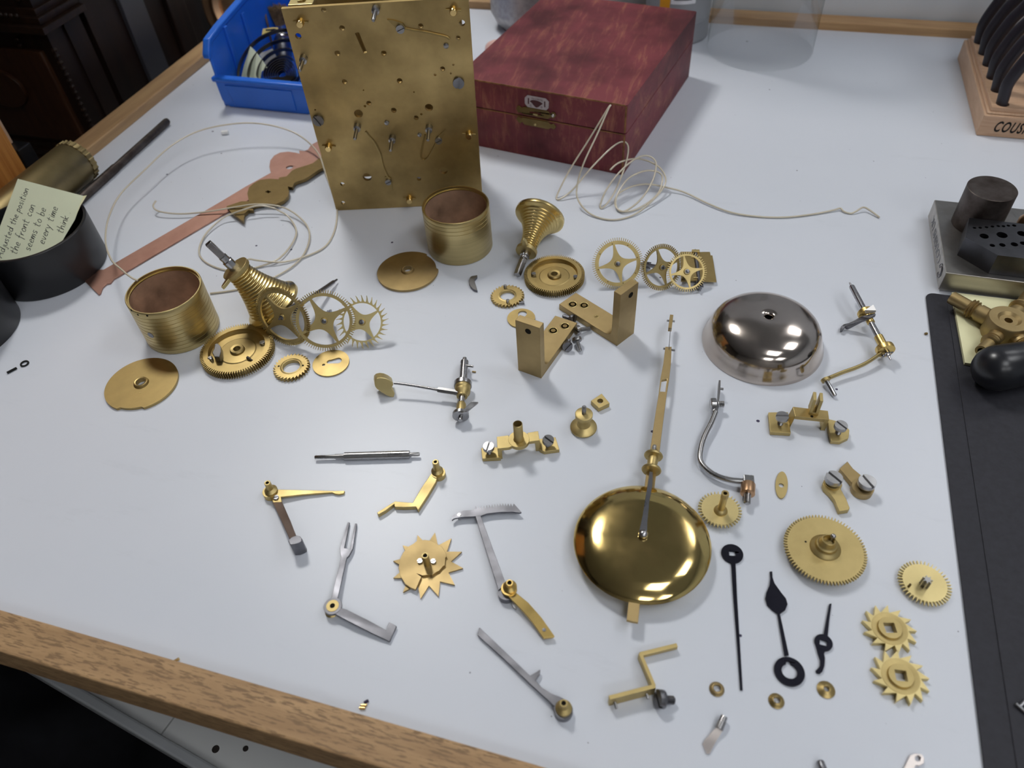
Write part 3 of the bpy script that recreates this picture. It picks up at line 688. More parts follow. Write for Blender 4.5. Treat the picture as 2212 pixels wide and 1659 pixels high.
# ---- steel bench block with a plug and a riveting stake
sb = thing('bench_block', 'square steel bench block engraved on its side, resting on the mat edge', 'steel block', (230,545,0))
bmm = new(); box(bmm, (166.4,498.2,2.2), (290,593.5,18)); obj('body', bmm, 'block_steel', sb, smooth=0, bevel=.5)
obj('top_face', box(new(), (167.0,498.8,18), (289.4,592.9,18.12)), 'block_top', sb, smooth=0)
Mx = Matrix(((0,0,-1,166.35),(-1,0,0,577),(0,1,0,6.4),(0,0,0,1)))
obj('lettering', text_mesh('COUSINS UK', 9.5, .08, Matrix(((0,0,-1,166.3),(1,0,0,521),(0,-1,0,13.4),(0,0,0,1))), space=1.05), 'steel_dark', sb, smooth=0)
bmm = new()
for rr_, oo in ((5.2,0),(3.4,0)): tube(bmm, [Vector((166.2, 511+rr_*math.cos(a*PI/10), 10+rr_*math.sin(a*PI/10))) for a in range(0,18)], .28, 6, 2)
obj('logo', bmm, 'steel_dark', sb)
tag(obj('steel_plug', lathe(new(), [(0,0),(17.2,0),(17.2,31.6),(16.8,32),(0,32)], mv(193.2,564.5,18.3), 56), 'iron', smooth=30), 'dark steel cylinder standing on the bench block', 'steel cylinder')
ZH = 34.5
hx = tr('c5', ZH, [(590,572),(548,790),(910,992)])
ctr = Vector((207.5, 525, 0))
hexo = [(p.x, p.y) for p in hx]+[(2*ctr.x-hx[0].x, 2*ctr.y-hx[0].y), (2*ctr.x-hx[1].x, 2*ctr.y-hx[1].y), (2*ctr.x-hx[2].x, 2*ctr.y-hx[2].y)]
sh = []
for x, y, r in ((648,685,20),(712,684,20),(783,678,20),(849,671,20),(914,665,20),(972,667,20),(1028,661,20),(1093,660,23),(757,778,50),(957,766,60),(1180,750,52),(848,882,30),(960,877,35),(1095,870,40),(1195,858,36)):
    q = at('c5', x, y, ZH); e = (at('c5', x+r, y, ZH)-q).length; sh.append(circ(q.x, q.y, e, 18))
sk = thing('riveting_stake', 'black steel hexagonal riveting stake full of holes on the bench block', 'stake', (ctr.x, ctr.y, 18.3))
obj('body', prism(new(), hexo, 18.3, ZH, sh), 'block_black', sk, smooth=30, bevel=.25)
q = at('c5', 1203, 600, 30); tag(obj('brown_knob', lathe(new(), [(0,0),(6,0),(7,3),(7,10),(5,13),(0,14)], mv(q.x+5, q.y+4, 18.3), 20), 'bronze'), 'small brown metal knob beside the hexagonal stake on the block', 'knob')

# ---- black mat, pad, star key, rubber bulb
mt = thing('bench_mat', 'black rubber bench mat with a grooved border', 'mat', (320,300,0))
rb = rbox(new(), 157.8, 104, 620, 494.3, .4, 1.5, 6, Matrix.Rotation(0,4,'Z')); obj('sheet', rb, 'mat_black', mt, bevel=.4)
rb = rbox(new(), 171.5, 108, 612, 484.5, 1.4, 2.0, 4, I4); obj('raised_field', rb, 'mat_black', mt, bevel=.35)
Q = [at('c7',275,212,3.2), at('c7',455,1185,3.2)]; dv = (Q[1]-Q[0]).normalized(); dp = Vector((-dv.y, dv.x, 0)); 
pad = prism(new(), [Q[0], Q[1], Q[1]+dp*74, Q[0]+dp*74], 2.05, 4.2); tag(obj('sticky_pad', pad, 'note_yellow', smooth=0), 'pale yellow sticky note pad on the black mat', 'note pad')
sk = thing('star_key', 'brass star-shaped clock winding key lying on the yellow pad', 'key', (206,462,4.2))
KZ = 11.5; HZ = 19.5
hc = at('c7', 1080, 560, HZ)
obj('hub', lathe(new(), [(0,4.3),(12.6,4.3),(13.2,5.5),(13.2,HZ-.8),(12.6,HZ),(7.4,HZ),(5.6,HZ-1.8),(2.6,HZ-1.8),(2.6,HZ-7),(0,HZ-7)], mv(hc.x,hc.y,0), 44), 'brass_tan', sk)
def karm(tip, r0, r1):
    d = (tip-Vector((hc.x,hc.y,tip.z))); Ln = d.length; d.normalize(); p0 = Vector((hc.x,hc.y,tip.z))+d*10.5; Ln -= 10.5
    bmm = new(); f = lambda x: x*Ln
    prof = [(0,r0),(f(.30),r0),(f(.30)+.3,r0*.86),(f(.36),r0*.86),(f(.38),r0*1.12),(f(.42),r0*.92),(f(.45),r0*1.18),(f(.49),r0*.92),(f(.52),r0*1.08),(f(.55),r1),(Ln,r1)]
    M = frame(p0, d); prof2 = [(0,0)]+[(r,z) for z,r in prof]+[(r1*.62,Ln),(r1*.62,Ln-6),(0,Ln-6)]
    lathe(bmm, prof2, M, 20); return bmm
for c, x, y, r0, r1 in (('c7',275,270,6.0,4.6),('c7',690,1015,5.2,4.2)): obj('key_arm', karm(at(c, x, y, KZ), r0, r1), 'brass_tan', sk)
for a, ln in ((62,44),(-20,46),(-62,30)): obj('key_arm', karm(Vector((hc.x+ln*math.cos(R_(a)), hc.y+ln*math.sin(R_(a)), KZ)), 5.6, 4.4), 'brass_tan', sk)
rb = thing('rubber_bulb', 'black glossy rubber handle lying on the mat beside the star key', 'handle', (215,415,2))
p0 = at('c7', 600, 1190, 18); q0 = Vector((p0.x+1, p0.y-6, 17)); dr_ = (at('c7',1276,1190,17)-at('c7',760,1290,17)).normalized()
bmm = new(); prof = [(0,0),(5,.6),(10,3),(13.5,7.5),(14.8,13),(14.6,22),(13.6,36),(13.2,60),(13.2,90),(0,90)]
lathe(bmm, prof, frame(q0, dr_), 36); obj('body', bmm, 'black_rubber', rb)

# ---- black pots and note at the left
def cup(x, y, r, h, label):
    c = thing('black_pot', label, 'pot', (x,y,0))
    obj('body', lathe(new(), [(0,.2),(r-.6,.2),(r,1),(r,h-.6),(r-.6,h),(r-2.2,h),(r-2.6,h-1),(r-2.6,3),(0,3)], mv(x,y,0), 72), 'black_plastic', c)
    return c
cup(-531.7,376.6,45.3,40.2,'open black plastic pot holding a handwritten note')
cup(-548.0,289.0,45.3,40.2,'open black plastic pot without any note in it')
nt_ = thing('handwritten_note', 'pale green sticky note with handwriting leaning in the black pot', 'note', (-531,376,3))
# the note leans back in the pot: plane through its lower part inside the pot
NA = Vector((-531.7+36, 376.6, 14)); 
nO = Vector((-531.7,366,20)); nn = Vector((.18,-.55,.82)).normalized()
def on_note(c, x, y): return onp(c, x, y, nO, nn)
TL, TR = on_note('b8',285,1152), on_note('b8',1330,1425)
ex = (TR-TL).normalized(); eyn = (on_note('p',2,564)-TL); eyn = (eyn-ex*eyn.dot(ex)); H_ = eyn.length; eyn.normalize()
MN = Matrix((ex, -eyn, ex.cross(-eyn))).transposed().to_4x4(); MN.translation = TL
Wn = (TR-TL).length
NW = Wn; NH = H_
nz = 1 if MN.to_3x3().col[2].dot(nn) > 0 else -1
obj('sheet', prism(new(), [(0,0),(NW,0),(NW,-NH*.30),(NW*.90,-NH*.72),(NW*.58,-NH),(0,-NH)], -.15, .15, M=MN), 'note_green', nt_, smooth=0)
obj('curled_corner', prism(new(), [(NW,0),(NW+2.5,1.2),(NW+.5,-NH*.12),(NW-.5,-NH*.3)], -.1, .2, M=MN), 'note_yellow', nt_, smooth=0)
GL = {'A':[[(0,0),(2.2,6.5),(4,0)],[(.6,2.4),(3.6,2.4)]],'d':[[(2.6,2.6),(1,3),(.2,1.4),(1.2,0),(2.6,1.2),(3,6),(2.9,0)]],'j':[[(1.2,3),(1.2,-1.8),(.2,-2)]],'u':[[(0,3),(.3,.3),(1.6,.2),(2.5,3),(2.6,0)]],
 's':[[(2,2.8),(.5,2.9),(.4,1.9),(1.7,1.2),(1.5,.1),(.1,.2)]],'t':[[(1,5),(.8,.3),(1.8,0)],[(-.2,3.3),(2.2,3.5)]],'e':[[(.2,1.5),(2.1,1.8),(1.4,3),(.3,2.1),(.5,.2),(2.2,.4)]],'h':[[(0,6),(0,0),(.4,2.3),(1.7,2.9),(2.2,0)]],
 'p':[[(.2,3),(0,-2.6)],[(.1,2.2),(1.4,3),(2.2,1.8),(1.4,.3),(.1,.6)]],'o':[[(1.3,3),(.2,2),(.5,.2),(1.8,.2),(2.3,1.8),(1.3,3)]],'i':[[(.4,3),(.5,0)],[(.5,4.2),(.6,4.4)]],'n':[[(0,3),(0,0),(.5,2.3),(1.8,2.8),(2.2,0)]],
 'f':[[(2,6),(1,5.6),(.8,-1.8)],[(0,2.8),(1.9,3)]],'r':[[(0,3),(.1,0),(.4,2),(1.6,3)]],'c':[[(2,2.6),(.9,3),(.2,1.4),(.8,.1),(2,.4)]],'a':[[(2,2.7),(.8,2.9),(.2,1),(1,.1),(2,1.2),(2.1,2.9),(2.3,0)]],
 'm':[[(0,3),(0,0),(.5,2.5),(1.3,2.6),(1.5,0),(1.9,2.5),(2.8,2.6),(3,0)]],'b':[[(0,6),(.1,0),(1.6,.2),(2,1.8),(.9,2.7),(.1,1.8)]],'v':[[(0,3),(.9,0),(2,3)]],'y':[[(0,3),(1,.4)],[(2.2,3),(.6,-2.4)]],'k':[[(0,6),(0,0)],[(1.9,3),(.2,1.4),(2,0)]],'.':[[(0,.1),(.3,.1)]],'w':[[(0,3),(.7,0),(1.4,2.4),(2.2,0),(3,3)]]}
def hand(s, x, y, sc, ang, par):
    bmm = new(); cx = 0
    for ch in s:
        if ch == ' ': cx += 2.4; continue
        for st in GL[ch]:
            P = [MN @ Vector((x+sc*((cx+px_+.18*py_)*math.cos(ang)-py_*math.sin(ang)), y+sc*((cx+px_+.18*py_)*math.sin(ang)+py_*math.cos(ang)), .25*nz)) for px_, py_ in st]
            tube(bmm, P, .22, 4, 4)
        cx += max(p[0] for st in GL[ch] for p in st)+.9
    obj('handwriting', bmm, 'ink', par, smooth=0)
sheet = [o for o in nt_.children if o.name.startswith('sheet')][0]
for s, fx, fy, sc in (('Adjusted the position', .19, -.965, .0140),('the front can', .37, -.88, .0165),('seems to be', .54, -.80, .0165),('every time', .70, -.68, .0165),('think .', .90, -.50, .016)):
    hand(s, NW*fx, NH*fy, sc*NH, PI/2-.02, sheet)

# ---- brass tube, iron rod
bt = thing('brass_weight', 'dull brass cylinder with a ribbed collar lying against the oak trim', 'brass cylinder', (-592,460,0))
M = frame((-590.5,388,20.2), (0,1,0))
obj('body', lathe(new(), [(0,0),(20,0),(20,108),(19.2,109),(0,109)], M, 48), 'brass_old', bt)
prof = gear(20.6, .9, 26, 'round'); obj('ribbed_collar', prism(new(), prof, 109, 115, [circ(0,0,13,24)], M), 'brass_old', bt)
ir = thing('iron_rod', 'dark rusty iron rod lying beside the brass cylinder', 'rod', (-560,540,0))
bmm = new(); shaft(bmm, (-567,428,4.2), (-572,614,4.2), [(0,4.2),(92,4.2),(92.5,3.7),(183,3.7),(185,3.0)], 18); obj('shaft', bmm, 'iron', ir)
# ================================================================== clock parts laid out on the bench
# ---- spring barrels
def barrel(x, y, r, h, lines, label, rim_holes=False):
    b = thing('spring_barrel', label, 'barrel', (x,y,0)); prof = [(r-2.2,2),(r-2.2,.6),(r-.5,.2),(r,.8)]
    for z in lines: prof += [(r,z-.2),(r-.3,z-.05),(r-.3,z+.05),(r,z+.2)]
    prof += [(r,h-.5),(r-.4,h),(r-1.2,h),(r-1.3,h-2.2),(r-2.1,h-2.2),(r-2.2,h-3)]
    obj('shell', lathe(new(), prof, mv(x,y,0), 96, closed=True), 'brass_turned', b)
    obj('lining', lathe(new(), [(r-2.25,h-3),(r-2.3,2),(0,1.9),(0,.4),(r-3,.4)], mv(x,y,0), 64), 'lining', b)
    return b
b1 = barrel(-374.5,332.7,27.0,40,[4.5+3.35*k for k in range(10)],'brass spring barrel with scribed lines beside the copper strip')
b2 = barrel(-200.5,476.9,26.8,40.6,[29.5,33,36.5],'smooth brass spring barrel in front of the tall movement plate')
def on_cyl(c, x, y, cx, cy, r):
    d = ray(c, x, y); A = d.x**2+d.y**2; B = 2*(d.x*(CAM.x-cx)+d.y*(CAM.y-cy)); C_ = (CAM.x-cx)**2+(CAM.y-cy)**2-r*r
    t_ = (-B-math.sqrt(B*B-4*A*C_))/(2*A); return CAM+d*t_
q = on_cyl('z5',1200,1195,-374.5,332.7,27.0); n_ = Vector((q.x+374.5,q.y-332.7,0)); obj('plug', lathe(new(), [(0,-.3),(2.5,-.3),(2.5,.18),(0,.22)], frame(q,n_), 18), 'steel_dark', b1)
for x, y in ((1045,998),(1098,1032),(1172,1040)):
    q = on_cyl('z5',x,y,-374.5,332.7,27.0); n_ = Vector((q.x+374.5,q.y-332.7,0)); obj('rim_hole', lathe(new(), [(0,-.3),(.8,-.3),(.8,.1),(0,.1)], frame(q,n_), 12), 'black_hole', b1)
# ---- barrel caps
def cap(x, y, r, c, e0, e1, label, mat):
    a0, a1 = [math.atan2(p.y-y, p.x-x) for p in (at(c,*e0,2), at(c,*e1,2))]
    da = (a1-a0+PI) % (2*PI)-PI; out = []
    for k in range(90):
        a = 2*PI*k/90; f = ((a-a0+PI) % (2*PI)-PI)/da
        out.append(((r-1.7 if 0 <= f <= 1 else r)*math.cos(a), (r-1.7 if 0 <= f <= 1 else r)*math.sin(a)))
    t_ = thing('barrel_cap', label, 'barrel cap', (x,y,0)); M = mv(x,y,0)
    obj('disc', prism(new(), out, .15, 2.2, [circ(0,0,3.5,28)], M), mat, t_, smooth=30)
    obj('hub', lathe(new(), [(3.4,.2),(3.4,3.9),(4.2,4.1),(4.8,3.8),(5.4,2.2)], M, 36, closed=True), mat, t_)
    return t_
c1 = cap(-370.9,274.5,25.2,'b6',(1120,1040),(1372,1055),'round aged brass barrel cap below the lined barrel','brass_satin')
for x, y in ((1293,875),(1338,882)): q = at('b6',x,y,2.2); obj('dimple', sph(new(), (q.x,q.y,2.2), .45, n=5), 'brass_pale', c1)
cap(-230.8,434.6,24.6,'z7',(520,640),(600,735),'round golden brass barrel cap beside the smooth barrel','brass_tan')

# ---- great wheels (dished, with click work)
def great_wheel(x, y, r, n, h, label):
    t_ = thing('great_wheel', label, 'gear wheel', (x,y,0)); M = mv(x,y,0); ri = r*.775
    obj('rim', prism(new(), gear(r, 2.4, n), .3, h, [circ(0,0,ri,64)], M), 'brass_satin', t_, smooth=25)
    obj('web', lathe(new(), [(2.7,.4),(2.7,h-.6),(4.6,h-.4),(5.2,h-1.2),(5.4,h-2.4),(ri*.62,h-2.7),(ri*.66,h-3.1),(ri-.6,h-3.1),(ri+.1,h-1.2),(ri+.1,.4)], M, 64, closed=True), 'brass_satin', t_, smooth=22)
    return t_
g1 = great_wheel(-318.8,319,26.4,92,6.0,'large dished brass great wheel holding a steel click, against the lined barrel')
q = at('z6',262,1170,5); kd = (at('z6',262,1085,5)-at('z6',262,1240,5)).normalized()
bmm = new(); prism(bmm, [(-6,-2),(-2,-3.2),(5,-3),(9,-.8),(9,1.2),(4,1.6),(0,3),(-5,1.5)], 3.2, 8.6, M=fxy((q.x,q.y,0), kd)); obj('click', bmm, 'steel_dark', g1, bevel=.4)
bmm = new(); q = at('z6',205,1205,4); shaft(bmm, (q.x,q.y,3), (q.x,q.y,7), [(0,1.8),(3,1.8),(3.6,1.2)], 12); obj('pivot_screw', bmm, 'steel', g1)
q = at('z6',615,1070,4); slot_screw('screw', mv(q.x,q.y,3.0), 2.0, 1.8, g1, 'steel_bright', sa=.8)
bmm = new(); a_, b_ = at('z6',495,1188,4), at('z6',545,1218,4.5); shaft(bmm, a_, b_, [(0,1.1),(2.5,1.1),(2.6,.7),((b_-a_).length,.6)], 10); obj('pin', bmm, 'steel_dark', g1)
g2 = great_wheel(-114.2,452.3,23.6,88,5.5,'large dished brass great wheel with two steel screws near the small ratchet')
for x, y in ((1375,780),(1707,803)): q = at('z7',x,y,4); slot_screw('screw', mv(q.x,q.y,2.5), 1.7, 2.2, g2, 'steel', sa=.5)
# ---- ratchets and keyhole washers
def ratchet(x, y, r, ri, n, h, label, kind='saw', ph=0):
    t_ = thing('ratchet_wheel', label, 'ratchet', (x,y,0)); M = mv(x,y,0)
    obj('ring', prism(new(), gear(r, 2.0, n, kind, ph), .15, h, [circ(0,0,ri,48)], M), 'brass_satin', t_, smooth=25)
    obj('inner_lip', lathe(new(), [(ri-.02,.3),(ri+1.5,h+.05),(ri+.7,h+.3),(ri-.02,h-.4)], M, 48, closed=True), 'brass', t_); return t_
r1 = ratchet(-272.5,313.6,13,6.4,30,3.2,'fine-toothed brass ratchet ring beside the keyhole disc by the wheels','saw2')
for x, y in ((745,1257),(937,1252)): q = at('z6',x,y,3.2); obj('pin_hole', lathe(new(), [(0,0),(.8,0),(.8,.1),(0,.1)], mv(q.x,q.y,3.2), 10), 'black_hole', r1)
r2 = ratchet(-143.9,422.3,13,5.6,28,2.4,'fine-toothed brass ratchet ring with two steel pins','saw2')
for x, y in ((1147,880),(1168,997)):
    q = at('z7',x,y,4); bmm = new(); shaft(bmm, (q.x,q.y,2.2), (q.x,q.y,5.6), [(0,1.3),(3,1.2),(3.3,.9)], 12); obj('pin', bmm, 'steel', r2)
def keyhole(name, x, y, r, slot, small, label, mat):
    t_ = thing(name, label, 'washer', (x,y,0))
    hs_ = [slot]+([small] if small else [])
    obj('disc', prism(new(), circ(x,y,r,56), .15, 1.3, hs_), mat, t_, smooth=30); return t_
def kslot(c, z, p0, r0, p1, r1):                    # two circles joined: r0 at p0 (pixels of crop c), r1 at p1
    A, B = at(c,*p0,z), at(c,*p1,z); d = (B-A); Ln = d.length; d.normalize(); n_ = Vector((-d.y,d.x,0)); a = math.atan2(d.y,d.x); out = []
    for k in range(13): th_ = a+PI*.38+(2*PI-PI*.76)*k/12; out.append((A.x+r0*math.cos(th_), A.y+r0*math.sin(th_)))
    for k in range(13): th_ = a-PI*.62+(PI*1.24)*k/12; out.append((B.x+r1*math.cos(th_), B.y+r1*math.sin(th_)))
    return out
ce = at('z6',1160,1229,1.3); keyhole('keyhole_washer', ce.x, ce.y, 13.1, kslot('z6',1.3,(1215,1212),2.9,(1150,1222),2.0), [tuple(p)[:2] for p in [Vector(v_) for v_ in circ(at('z6',1103,1246,1.3).x, at('z6',1103,1246,1.3).y, 1.1, 14)]], 'oval-slotted brass keyhole disc beside the fine ratchet ring', 'brass_satin')
ce = at('z7',1275,1130,1.3); keyhole('keyhole_washer', ce.x, ce.y, 10.4, kslot('z7',1.3,(1285,1097),3.4,(1272,1132),2.1), None, 'brass keyhole disc partly behind the upright brass bracket', 'brass_satin')
# small click and small screw
tag(obj('steel_click', flat(new(), 'z7', [(858,832),(866,810),(880,797),(925,789),(924,803),(905,822),(906,845),(915,872),(927,912),(896,903),(872,880),(860,855)], .15, 2.2), 'steel_lever', bevel=.15), 'small crescent-shaped steel click lying alone on the table', 'click')
sc_ = thing('tiny_screw', 'tiny dark screw touching the ratchet ring with pins', 'screw', tuple(at('z7',1275,1010,0)))
bmm = new(); p0, p1 = at('z7',1252,1013,1.4), at('z7',1300,1007,1.6); shaft(bmm, p0, p1, [(0,.8),(3,.8),(3.1,1.3),((p1-p0).length,1.3)], 12); obj('body', bmm, 'steel_dark', sc_)

# ---- fusees
def fusee(O, ax, r_big, r_small, Ln, turns, label, arbor, back, hook_a=0.0, ecc=1.7):
    """O = centre of the big end, ax = axis towards the small end"""
    M = frame(O, ax); t_ = thing('fusee', label, 'fusee', (O[0],O[1],0))
    prof = [(0,-1.5),(r_big-1,-1.5),(r_big,-.6),(r_big,1.8),(r_big-.8,2.4)]
    fl = 3.0; n = turns; body = Ln-fl-4
    rad = lambda u: r_small+(r_big-2.2-r_small)*(1-u)**ecc
    for k in range(n):
        u0 = k/n; p = body/n
        for s in range(6):
            u = u0+s/6/n; rr = rad(u); prof.append((rr-.95*math.sin(PI*s/6), fl+u*body))
    prof += [(r_small,fl+body),(r_small+.2,fl+body+.4)]
    obj('cone', lathe(new(), prof+[(0,fl+body+.4)], M, 64), 'brass_turned2', t_, smooth=50)
    z0 = fl+body+.4
    out = [((r_small+1.6)*math.cos(a*PI/16), (r_small+1.6)*math.sin(a*PI/16)) for a in range(32)]
    fg = obj('stop_flange', prism(new(), out, z0, z0+3.2, (), M), 'brass', t_, bevel=.4)
    ha = hook_a; bmm = new(); prism(bmm, [(r_small-1,-2.6),(r_small+7.5,-1.4),(r_small+9.5,.3),(r_small+7,1.2),(r_small-1,2.2)], z0+.4, z0+3.0, (), M @ Matrix.Rotation(ha,4,'Z')); obj('stop_finger', bmm, 'brass_pale', fg, bevel=.3)
    z = z0+3.2; bmm = new(); a1, a2, a3 = arbor
    lathe(bmm, [(0,z),(3.9,z),(3.9,z+a1*.62),(3.6,z+a1*.64),(3.1,z+a1*.66),(3.1,z+a1),(0,z+a1)], M, 24); ar = obj('arbor', bmm, 'steel_bright', t_)
    bmm = new(); s_ = 2.35; prism(bmm, [(s_,s_-.5),(s_-.5,s_),(-s_+.5,s_),(-s_,s_-.5),(-s_,-s_+.5),(-s_+.5,-s_),(s_-.5,-s_),(s_,-s_+.5)], z+a1, z+a1+a3, (), M @ Matrix.Rotation(.5,4,'Z')); obj('winding_square', bmm, 'steel', ar, bevel=.2)
    bmm = new(); lathe(bmm, [(0,-1.5-back),(2.2,-1.5-back),(2.4,-1.5-back+.4),(2.4,-4),(4,-3.6),(4,-1.4),(0,-1.4)], M, 20); obj('pivot', bmm, 'steel', t_)
    return t_
metal('brass_turned2', (.82,.64,.28), .27, .16, 40, rvar=.06)
Lc = Vector((-math.cos(YAW), -math.sin(YAW), 0)); Fc = Vector((-math.sin(YAW), math.cos(YAW), 0))
ax1 = (Vector((0,0,1))*math.cos(R_(27))+Lc*math.sin(R_(27))+Fc*.02).normalized()
O1 = at('z6',708,772,10.5)
fusee((O1.x,O1.y,11.0), ax1, 22.5, 9.2, 41, 15, 'grooved brass fusee cone with steel arbor, leaning behind the spoked wheels', (12,0,13.5), 10, hook_a=R_(-25), ecc=1.6)
tipp = at('z7',1243,792,3.2); O2 = at('z7',1425,320,20.3); ax2 = (tipp-O2).normalized(); LT = (tipp-O2).length
fusee(tuple(O2), ax2, 20.6, 7.0, 38, 15, 'grooved brass fusee cone lying on its side near the smooth barrel', (LT-38-16,0,16), 6, hook_a=R_(90), ecc=2.6)

# ---- train wheels leaning on their arbors
def leaf_pinion(bm, M, r, z0, z1, n=8):
    prism(bm, gear(r, r*.42, n, 'thin'), z0, z1, (), M)
def spoked(c, x, y, R, n, kind, E, az, back, label, spoke_ph=.3, mat='brass', th=1.6, rimw=.15, front=4.5, pin=None, td=None, rivets=0, collar=None, lift=0.0):
    """wheel whose rim rests on the bench; E = upward tilt of its face, az = turn of the arbor to the right, back = arbor length behind"""
    E, az = R_(E), R_(az); hd = (Fc*math.cos(az)-Lc*math.sin(az))         # arbor direction behind the wheel, horizontally
    nrm = (-hd*math.cos(E)+Vector((0,0,1))*math.sin(E)).normalized(); z = R*math.cos(E)+.3+lift
    O = at(c, x, y, z); M = frame(O, nrm); td = td or R*.085
    t_ = thing('train_wheel', label, 'gear wheel', (O.x,O.y,0))
    ri = R*(1-rimw)-td
    obj('rim', prism(new(), gear(R, td, n, kind), -th/2, th/2, cross_holes(ri, R*.20, R*.035, R*.10, 4, spoke_ph), M), mat, t_, smooth=25)
    bmm = new(); lathe(bmm, [(0,front),(.75,front),(.8,th/2+1.6),(1.7,th/2+1.4),(2.0,th/2),(2.6,th/2),(2.6,-th/2-2.5),(1.6,-th/2-2.8),(1.5,-back+5),(.8,-back+4.6),(.75,-back),(0,-back)], M, 20); ar = obj('arbor', bmm, 'steel_dark', t_)
    obj('collet', lathe(new(), [(.8,th/2),(2.6,th/2),(2.2,th/2+1.2),(.8,th/2+1.4)], M, 20, closed=True), 'brass', t_)
    if pin:
        bmm = new(); leaf_pinion(bmm, M, pin[0], -pin[1], -pin[2]); obj('pinion', bmm, 'steel_dark', ar, smooth=25)
    for k in range(rivets):
        a = 2*PI*k/rivets+.25; rr = ri+R*.05; obj('rivet', lathe(new(), [(0,th/2),(.55,th/2),(.5,th/2+.15),(0,th/2+.2)], M @ mv(rr*math.cos(a),rr*math.sin(a),0), 8), 'brass_dark', t_)
    return t_
spoked('z6',778,862,23.0,84,'round',16,24,72,'spoked brass centre wheel with a long dark arbor in front of the leaning fusee', .74, 'brass', th=1.7, pin=(3.4,22,10), td=2.5, rimw=.085)
spoked('z6',1108,895,22.4,80,'thin',30,-6,40,'spoked brass wheel standing between the centre wheel and the pointed escape wheel', .38, 'brass', th=1.4, pin=(3.2,14,24), td=2.5, rimw=.09, lift=.6)
spoked('z6',1410,905,19.3,30,'escape',42,2,20,'spoked brass escape wheel with long pointed teeth', .55, 'brass_pale', th=1.3, td=4.6, rimw=.055, pin=(2.6,6,14), lift=1.0)
spoked('z8',495,440,19.6,72,'thin',34,2,30,'spoked brass wheel with riveted rim beside the upright bracket', .18, 'brass', th=1.4, rimw=.14, pin=(2.8,8,22), td=2.4, rivets=8)
spoked('z8',845,470,17.6,64,'thin',30,-22,34,'middle spoked brass wheel with a dark arbor leaning behind it', .05, 'brass', th=1.4, rimw=.085, pin=(2.8,18,27), td=2.2)
spoked('z8',1045,505,15.2,54,'thin',46,0,12,'smallest spoked brass wheel, resting over the brass fly vane', .12, 'brass', th=1.3, rimw=.085, pin=(2.4,4,9), td=1.9, lift=1.5)
# ---- fly
fy = thing('fly_vane', 'flat brass fly vane with a steel arbor behind the smallest spoked wheel', 'fly', tuple(at('z8',1140,470,0)))
FZ = 3.4
L_ = tr('z8', FZ, [(995,345),(1095,345),(1128,575),(1000,577)]); R2 = tr('z8', FZ, [(1130,347),(1230,346),(1235,374),(1250,374),(1282,582),(1150,578)])
obj('vane', prism(new(), L_, FZ-1.0, FZ), 'brass_satin', fy, smooth=0, bevel=.1); obj('vane', prism(new(), R2, FZ-1.0, FZ), 'brass_satin', fy, smooth=0, bevel=.1)
a_, b_ = at('z8',1113,330,3.2), at('z8',1152,655,3.2); Ld = (b_-a_).length; bmm = new(); shaft(bmm, a_, b_, [(0,.7),(3,.7),(3.1,1.5),(Ld-9,1.5),(Ld-3,1.5),(Ld-2.9,.8),(Ld,.7)], 14); fa = obj('arbor', bmm, 'steel_dark', fy)
bmm = new(); leaf_pinion(bmm, frame(a_, b_-a_), 2.8, Ld-10, Ld-4, 7); obj('pinion', bmm, 'steel_dark', fa, smooth=25)
bmm = new(); box(bmm, (-3,-2,Ld*.04), (3,2.0,Ld*.10), frame(a_, b_-a_)); obj('collar', bmm, 'brass', fy, bevel=.3)
for k in (.22,.72): bmm = new(); tube(bmm, [a_.lerp(b_,k)+Vector((-4,-.6,.9)), a_.lerp(b_,k)+Vector((4,.8,.9))], .4, 6, 1); obj('spring_pin', bmm, 'brass_pale', fy)

# ---- two upright L brackets
def lbracket(K, p, qd, W_, Lb, Hh, label, holes_base, tb=5.2, tu=6.0, flip=1):
    """K corner on the bench, p = width direction, qd = direction of the foot"""
    t_ = thing('bracket', label, 'bracket', tuple(K)); p = p.normalized(); qd = (qd-p*qd.dot(p)).normalized()
    X, Y, Z = qd, Vector((0,0,1)), p if qd.cross(Vector((0,0,1))).dot(p) > 0 else -p
    s = 1 if Z.dot(p) > 0 else -1
    M = Matrix((X,Y,Z)).transposed().to_4x4(); M.translation = K
    prof = [(0,0),(Lb,0),(Lb,tb),(tu+7,tb)]+[(tu+7-7*math.sin(k*PI/12), tb+6-6*math.cos(k*PI/12)+.0) for k in range(1,7)]+[(tu,Hh),(0,Hh)]
    bmm = new(); prism(bmm, prof, 0 if s > 0 else -W_, W_ if s > 0 else 0, (), M)
    o = obj('body', bmm, 'brass_tan', t_, bevel=.35, smooth=30)
    for u, v, r, cr in holes_base:
        Mh = Matrix((qd, p, qd.cross(p))).transposed().to_4x4(); 
        base = K+qd*u+p*v+Vector((0,0,tb))
        obj('counterbore', lathe(new(), [(r,.05),(cr-.5,.05),(cr,.35),(cr+.45,.05)], Matrix.Translation(base), 28, closed=True), 'brass', t_)
        obj('hole', lathe(new(), [(0,0),(r,0),(r,.06),(0,.06)], Matrix.Translation(base), 20), 'brass_dark', t_)
    return t_, M, p, qd
KA = Vector((-97.3,345.3,0)); BA, MA, pA, qA = lbracket(Vector((-114.9,349.4,0)), Vector((17.6,-4.1,0)), Vector((12.9,56,0)), 18.0, 57, 47.2, 'upright brass L bracket with its post in front, touching the screws', [(42,6,1.7,3.3),(50,11.5,1.7,3.3)])
q = onp('z7',1330,1238,Vector((-114.9,349.4,0)), qA); obj('hole', lathe(new(), [(0,0),(2.2,0),(2.2,.1),(0,.1)], frame(q-qA*.02, -qA), 20), 'black_hole', BA)
